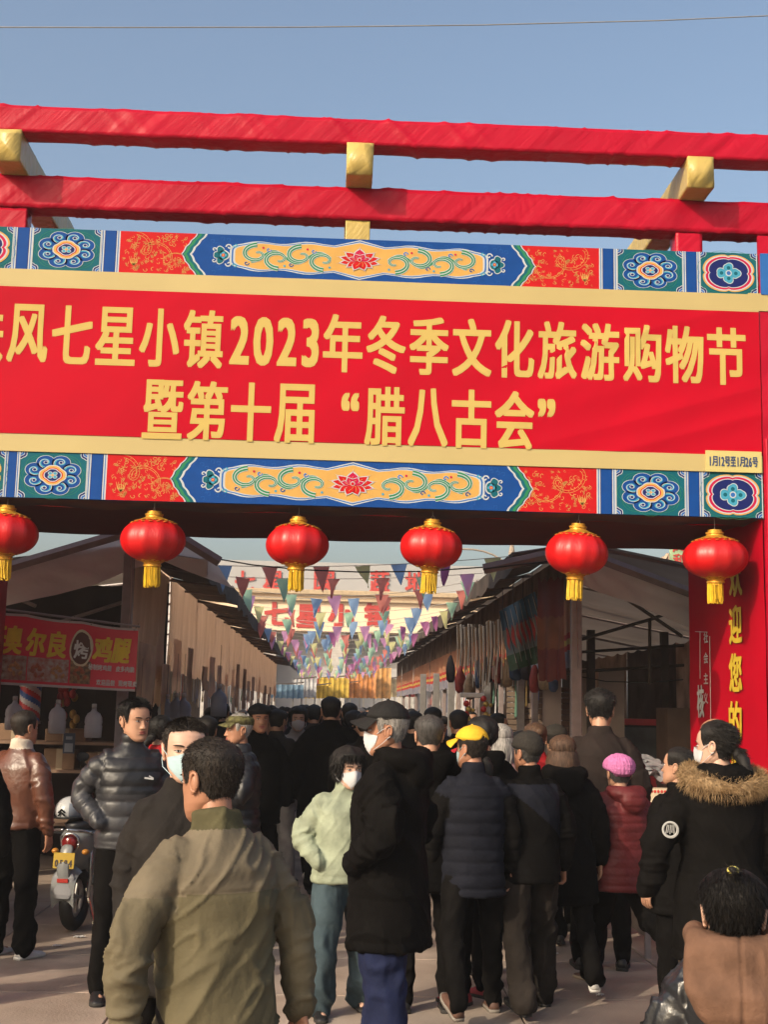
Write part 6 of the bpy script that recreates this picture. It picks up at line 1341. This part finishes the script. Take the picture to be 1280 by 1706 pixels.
# mint jacket woman
L_, H_ = loc_h(568, 1252, foot=1690)
person('person', 'woman in a mint green padded jacket, white mask and teal jeans with hands in pockets', L_, rr(14), H_, head='pale', hair='mop', mask='white', near=2, hyaw=.2, hpitch=.06, arms=('pocket', 'pocket'), headk=1.08, coat=dict(hem=.86, bulk=.045, fold=.011, collar=.04, mats=[mint], fem=1), pants=dict(mat=jeans, w=.028, fold=.012), legs=((.10, .12), (-.10, .1)), spl=.05)
# black cap man
L_, H_ = loc_h(652, 1166, D=6.25, hat=.035)
P8 = person('person', 'tall man in a black baseball cap, white mask and long black hooded coat', L_, rr(-112), H_, head='tan', hair='crop', hairc='silver', cap='baseball', capm=blkcap, mask='white', near=2, hyaw=rr(14), hpitch=.02, arms=('pocket', 'pocket'), coat=dict(hem=.60, seams=(.84,), bulk=.055, fold=.016, hood=.95, collar=.04, mats=[black]), pants=dict(mat=dnavy, w=.03, fold=.012), legs=((.12, .1), (-.06, .08)))
b = MB(); put_text(b, 'T', 0, 0, .05, .04, .05, fit=False, slant=.6); o = b.build('cap_logo', MC['logo_silver'], P8[0]); o.matrix_basis = P8[2] @ Matrix.Translation((-.022, -.1035, .092)) @ Matrix.Rotation(-.62, 4, 'X')
# dark hair behind him
L_, H_ = loc_h(716, 1196, D=7.6)
person('person', 'grey haired person in black right behind the tall man in the black cap', L_, rr(185), H_, hair='crop', hairc='grey', near=1, coat=dict(hem=.7, bulk=.05, hood=.9, mats=[blackw]), pants=dict(mat=black))
# yellow cap
L_, H_ = loc_h(784, 1206, foot=1694, hat=.03)
person('person', 'man in a bright yellow cap and navy quilted vest walking away', L_, rr(190), H_, head='tan', hair='crop', hairc='dark', cap='yellowcap', capm=yelcap, mask='blue', near=2, hyaw=rr(34), arms=('down', 'down'), coat=dict(hem=.73, bulk=.034, puff=.010, period=.078, fold=.003, collar=.045, mats=[navyc, black], split=lambda c, a, t: np.where(a & (t > .06), 1, 0)), pants=dict(mat=black, fold=.009), legs=((.20, .08), (-.32, .30)), spl=.07, shoes=('shoe_brown', 'sole_grey'))
# beanie man
L_, H_ = loc_h(880, 1220, foot=1682, hat=.02)
person('person', 'man in a charcoal beanie and black coat with a navy yoke, walking away', L_, rr(196), H_, head='tan', hair='crop', hairc='grey', cap='beanie', capm=beank, near=2, hyaw=rr(18), arms=('down', 'down'), hands=(2, 2), coat=dict(hem=.80, bulk=.040, fold=.008, collar=.05, mats=[black, navyc, blackw], split=lambda c, a, t: np.where(c[:, 2] > 1.43, 2, np.where((c[:, 2] > 1.24 + c[:, 0] * .8) & ~a, 1, 0))), pants=dict(mat=washed, w=.016, fold=.012), legs=((.14, .05), (-.22, .22)), spl=.045)
# long haired woman
L_, H_ = loc_h(938, 1226, foot=1652)
person('person', 'woman with long loose brown hair, black hooded coat and white sneakers', L_, rr(182), H_, hair='long', hairc='brown', near=2, hyaw=rr(-10), arms=('down', 'down'), coat=dict(hem=.60, bulk=.045, fold=.009, hood=1.0, mats=[black], fem=1), pants=dict(mat=black, w=.0), legs=((-.26, .42), (.20, .08)), shoes=('shoe_white', 'sole_white'))
# tall man at the tent post
L_, H_ = loc_h(1000, 1155, D=8.9)
person('person', 'tall man with neat black hair in front of the right tent post', L_, rr(172), H_, hair='short', near=2, hyaw=rr(-6), hpitch=.08, arms=('down', 'down'), coat=dict(hem=.8, bulk=.035, fold=.008, collar=.02, mats=[cl('umber', (.022, .015, .013))]), pants=dict(mat=black))
# pink hat
L_, H_ = loc_h(1035, 1252, foot=1641, hat=.03)
person('person', 'short woman in a pink knitted hat and dark red padded coat, mid stride', L_, rr(202), H_, head='mid', hair='crop', hairc='grey', cap='knit', capm=pinkk, near=2, headk=1.10, hyaw=rr(-14), hands=(2, 2), arms=('down', 'swing_f'), coat=dict(hem=.74, bulk=.088, shw=.015, puff=.007, period=.066, fold=.006, hood=1.0, mats=[dred], fem=1), pants=dict(mat=black, w=.02, fold=.010), legs=((-.45, .75), (.28, .05)), spl=.03, shoes=('shoe_brown', 'sole_tan'))
# fur hood woman
L_, H_ = loc_h(1197, 1205, D=6.25)
P14 = person('person', 'woman with black tied hair in a black parka with a fur trimmed hood', L_, rr(184), H_, head='pale', hair='lowbun', mask='white', near=2, hyaw=rr(48), hpitch=.02, arms=('down', ((.30, .03, 1.16), (.33, -.02, .92))), coat=dict(hem=.58, seams=(1.0,), bulk=.048, fold=.010, hood=.9, collar=.03, mats=[black], fem=1), pants=dict(mat=creamc, w=.0), legs=((-.2, .3), (.15, .1)), shoes=('shoe_white', 'sole_white'), hands=(0, 0))
T = np.linspace(-1, 1, 25); fur = MB(); P = np.stack([.185 * np.sin(T * 2.35), .035 + .155 * np.cos(T * 2.0) * .9, 1.475 - .050 * (1 - T ** 2) + .03 * np.abs(T)], 1)
fur.tube(P, .032 + .010 * (1 - T ** 2), 14); q = MB(); q.merge(fur); Pp, Nn = sample(q, 6500, axis=P); blades(q, Pp, Nn * 1.0 + np.array((0, .1, -.30)), .042, .0012, jit=.42, droop=.25)
q.v = [xf(P14[1], q.arr())]; q.build('fur_trim', M('fur_gold', (.42, .29, .16), .8, .5, 16, spec=.12, col2=(.22, .135, .065)), P14[0])
b = MB(); 
b.tube([(.036 * math.cos(a), 0, .036 * math.sin(a)) for a in np.linspace(0, 2 * PI, 25)], .007, 5, caps=False)
for k in range(5): b.tube([(-.022 + .010 * k, -.001, -.020 + .007 * (k % 2)), (-.014 + .008 * k, -.001, .022)], .0025, 4)
o = b.build('sleeve_patch', M('patch_white', (.40, .40, .39), .8), P14[0]); o.location = (.300, .112, 1.225); o.rotation_euler = (-.08, .0, R(180 - 14))
# woman beside her, bald man behind
L_, H_ = loc_h(1130, 1249, D=7.3)
person('person', 'woman with pinned dark hair bent over the bowls left of the fur hood', L_, rr(215), H_, head='mid', hair='bun', near=1, hyaw=.3, hpitch=-.1, arms=('down', 'down'), coat=dict(hem=.7, bulk=.04, mats=[black], fem=1), pants=dict(mat=black))
L_, H_ = loc_h(1192, 1200, D=7.5)
person('person', 'bald man in black right behind the woman with the fur hood', L_, rr(185), H_, head='tan', hair=None, near=1, coat=dict(hem=.7, bulk=.045, mats=[blackw]), pants=dict(mat=black))
# child
L_, H_ = loc_h(1222, 1478, D=3.75)
P17 = person('person', 'small child in a shiny black jacket with a brown hood and yellow hair band', L_, rr(166), H_ + .0, head='pale', hair='tied', hairc='black', near=2, vox=.010, headk=1.42, hyaw=-.05, coat=dict(hem=.80, bulk=.062, fold=.014, puff=.006, period=.12, collar=.0, mats=[shiny]), pants=dict(mat=black, w=.02))
hb = MB(); T = np.linspace(-1, 1, 13); hb.tube(np.stack([.165 * np.sin(T * 2.0), .005 + .150 * np.cos(T * 1.9), 1.50 + .045 * np.abs(T)], 1), .040, 12)
hb.zloft([(1.17, .02, .02, .0, .17), (1.20, .09, .055, 0, .175), (1.27, .155, .09, 0, .175), (1.35, .195, .115, 0, .15), (1.42, .205, .12, 0, .095), (1.50, .195, .125, 0, .08), (1.54, .17, .10, 0, .08), (1.555, .14, .07, 0, .08)], 24)
me = remesh(hb, .009, 6); V, Nn = co(me), nrm(me); W_ = V * np.array((1.5, 1, .7)); V = V + Nn * (.012 * np.clip(ridged(W_, 6, 3), -.3, 1) + .004 * ridged(W_, 14, 5) - .010 * np.exp(-(np.abs(V[:, 0] + .012) / .006) ** 2))[:, None]; V = xf(P17[1], V); setco(me, V); finish(me, 'hood', hoodb); link(me, 'hood', P17[0])
b = MB(); b.ell((0, .055, .128), (.016, .016, .012), 12, 8); q = MB(); q.merge(b, P17[2]); q.build('hair_band', M('band_yellow', (.7, .6, .15), .6), P17[0], smooth=True)
b = MB(); b.tube([(0, .055, .115), (0.003, .062, .132), (0, .075, .132), (-.006, .088, .12)], [.008, .010, .009, .003], 8); P_, N_ = sample(b, 200); blades(b, P_, N_ * .3 + np.array((0, .5, 0)), .02, .001); q = MB(); q.merge(b, P17[2]); q.build('topknot', hairm['black'], P17[0])

# ---- the middle crowd: own looks
mid = [ # px, top, D, rz, label, kwargs
 (552, 1164, 12.2, 182, 'very broad man in black, back turned, in the middle of the lane', dict(hair='short', coat=dict(hem=.62, bulk=.10, mats=[blackw], collar=.05), pants=dict(mat=black, w=.02))),
 (432, 1176, 11.4, 20, 'man in a black fur hat and dark coat right of the camouflage cap', dict(cap='ushanka', capm=blkcap, hair='crop', head='tan', coat=dict(hem=.7, bulk=.05, mats=[blackw]), pants=dict(mat=black))),
 (462, 1183, 12.8, 160, 'person in a dark coat and pale trousers carrying a bag near the left stalls', dict(hair='crop', arms=('hold', 'hold'), coat=dict(hem=.8, bulk=.05, mats=[char]), pants=dict(mat=ltrs, w=.02))),
 (497, 1180, 13.4, 5, 'woman in pale grey and white mask facing the camera, left of the broad man', dict(hair='mop', mask='white', head='pale', arms=('hold', 'down'), coat=dict(hem=.7, bulk=.04, mats=[greyc], fem=1), pants=dict(mat=black), shoes=('shoe_white', 'sole_white'))),
 (610, 1188, 11.5, 178, 'dark coated person between the broad man and the black cap', dict(hair='crop', coat=dict(hem=.6, bulk=.05, mats=[black]), pants=dict(mat=black))),
 (806, 1199, 8.6, 200, 'man with black hair and a long black coat just right of the yellow cap', dict(hair='mop', head='mid', coat=dict(hem=.6, bulk=.06, mats=[blackw], hood=.8), pants=dict(mat=black))),
 (790, 1232, 7.9, 230, 'woman in a dark red cap half hidden right of the yellow cap', dict(cap='army', capm=redk, hair='lowbun', coat=dict(hem=.7, bulk=.04, mats=[char]), pants=dict(mat=black), shoes=('shoe_red', 'sole_dark'))),
 (765, 1184, 11.8, 185, 'man with close cropped hair further back behind the yellow cap', dict(hair='thin', head='tan', coat=dict(hem=.7, bulk=.05, mats=[blackw]), pants=dict(mat=black))),
 (722, 1182, 13.5, 180, 'dark haired person behind the man in the tall black cap, near the metal uprights', dict(hair='short', coat=dict(hem=.7, bulk=.05, mats=[navyc]), pants=dict(mat=black))),
 (835, 1208, 9.4, 205, 'woman with silver hair and a pale pink coat left of the beanie', dict(hair='long', hairc='silver', coat=dict(hem=.7, bulk=.04, mats=[cl('dusty_pink', (.40, .24, .23))], fem=1), pants=dict(mat=black))),
 (893, 1206, 9.9, 190, 'woman with a light brown bun and red coat behind the beanie', dict(hair='bun', hairc='brown', coat=dict(hem=.7, bulk=.04, mats=[redc], fem=1), pants=dict(mat=black))),
 (926, 1212, 10.4, 178, 'person in a dark fur hat between the beanie and the long haired woman', dict(cap='ushanka', capm=beank, hair='crop', coat=dict(hem=.7, bulk=.05, mats=[char]), pants=dict(mat=black))),
 (829, 1190, 12.6, 90, 'dark haired woman in profile by the roller shutter', dict(hair='lowbun', coat=dict(hem=.7, bulk=.04, mats=[black], fem=1), pants=dict(mat=black))),
 (690, 1186, 12.2, 176, 'person in charcoal just left of the metal uprights', dict(hair='crop', coat=dict(hem=.7, bulk=.05, mats=[char]), pants=dict(mat=black))),
 (868, 1222, 10.8, 170, 'short person in black behind the beanie and the silver hair', dict(hair='mop', coat=dict(hem=.7, bulk=.05, mats=[black]), pants=dict(mat=black))),
 (345, 1196, 10.6, 182, 'dark haired person behind the olive jacket, left of the camouflage cap', dict(hair='short', coat=dict(hem=.7, bulk=.05, mats=[blackw]), pants=dict(mat=black))),
 (524, 1176, 16.0, 180, 'dark coated person left of the broad man, deeper in the lane', dict(hair='short', coat=dict(hem=.7, bulk=.05, mats=[char]), pants=dict(mat=black))),
 (583, 1172, 14.8, 178, 'dark coated person right of the broad man, deeper in the lane', dict(hair='crop', coat=dict(hem=.7, bulk=.05, mats=[black]), pants=dict(mat=black))),
]
protos = []
for px, top, D, rz, lab, kw in mid:
    L_, H_ = loc_h(px, top, D=D); kw.setdefault('legs', random.choice((((.15, .1), (-.2, .25)), ((-.15, .2), (.15, .05)), ((0, 0), (0, .05)))))
    p_ = person('person', lab, L_, rr(rz), H_, near=0, **kw); protos.append(p_[0])
# ---- the far crowd: copies that differ in place, turn, size and coat colour
shades = [black, blackw, char, navyc, black, blackw, char, washed, dnavy, greyc, dred, cl('brown_coat', (.07, .04, .028)), cl('tan_coat', (.26, .17, .10)), cl('plum', (.09, .02, .05))]
cr = random.Random(21); placed = [(p.location.x, p.location.y) for p in protos]; n_far = 0; tries = 0
while n_far < 150 and tries < 9000:
    tries += 1; D = 13.2 + 32 * cr.random() ** 1.05; x = cr.uniform(-1.75, 2.15)
    if any((x - a) ** 2 + ((D - b_) * .75) ** 2 < .52 ** 2 for a, b_ in placed): continue
    if D < 15.5 and (x > .5): continue
    placed.append((x, D)); src = protos[cr.choice((1, 2, 3, 4, 5, 7, 8, 9, 11, 12, 13, 14, 15, 16, 17, 4, 7, 13, 16, 17, 0))]
    c_ = copy_tree(src); c_.location = (x, D, 0); c_.rotation_euler = (0, 0, R(cr.choice((180, 180, 180, 0, 10, -20, 160, 200, 90, -90)) + cr.uniform(-15, 15))); c_.scale = (cr.uniform(.88, 1.0),) * 3
    sh_ = cr.choice(shades)
    for o in c_.children:
        if o.name.startswith('coat'): o.material_slots[0].link = 'OBJECT'; o.material_slots[0].material = sh_
    nm = sh_.name[6:].replace('_', ' '); fac = abs(((c_.rotation_euler[2] / PI * 180 + 180) % 360) - 180)
    way = 'walking away' if fac > 130 else ('facing the camera' if fac < 50 else 'turned sideways')
    zone = 'nearer half' if D < 22 else 'far half'; side_ = 'left side' if x < -.5 else ('right side' if x > .8 else 'middle')
    c_['label'] = f"shopper in {nm} {way}, {side_}, {zone} of the lane"; c_['group'] = f'distant shoppers {way} in {nm}'; n_far += 1

# ---- unseen people added left of the frame to cast shadows on the slabs
for k, (x, y, a, lab) in enumerate(((-3.05, 7.7, 160, 'unseen person in black added past the left edge for shadow, beside the leather jacket man'), (-3.5, 8.7, 120, 'unseen person added for shadow outside the left edge near the gate foot'), (-2.75, 5.3, 170, 'unseen person in black added for shadow outside the left edge, before the scooter'),
        (-3.6, 6.4, 200, 'unseen person added for shadow outside the left edge, looking into the market'), (-2.35, 4.35, 150, 'unseen person added for shadow outside the left edge nearest the camera'), (-4.2, 7.6, 140, 'unseen person added for shadow furthest outside the left edge'))):
    c_ = copy_tree(protos[(4, 13, 1, 8, 16, 7)[k]]); c_.location = (x, y, 0); c_.rotation_euler = (0, 0, R(a)); c_['label'] = lab; c_['category'] = 'person'

# ------------------------------------------------------------------ tidy up the lettering source
bpy.data.objects.remove(_fo)
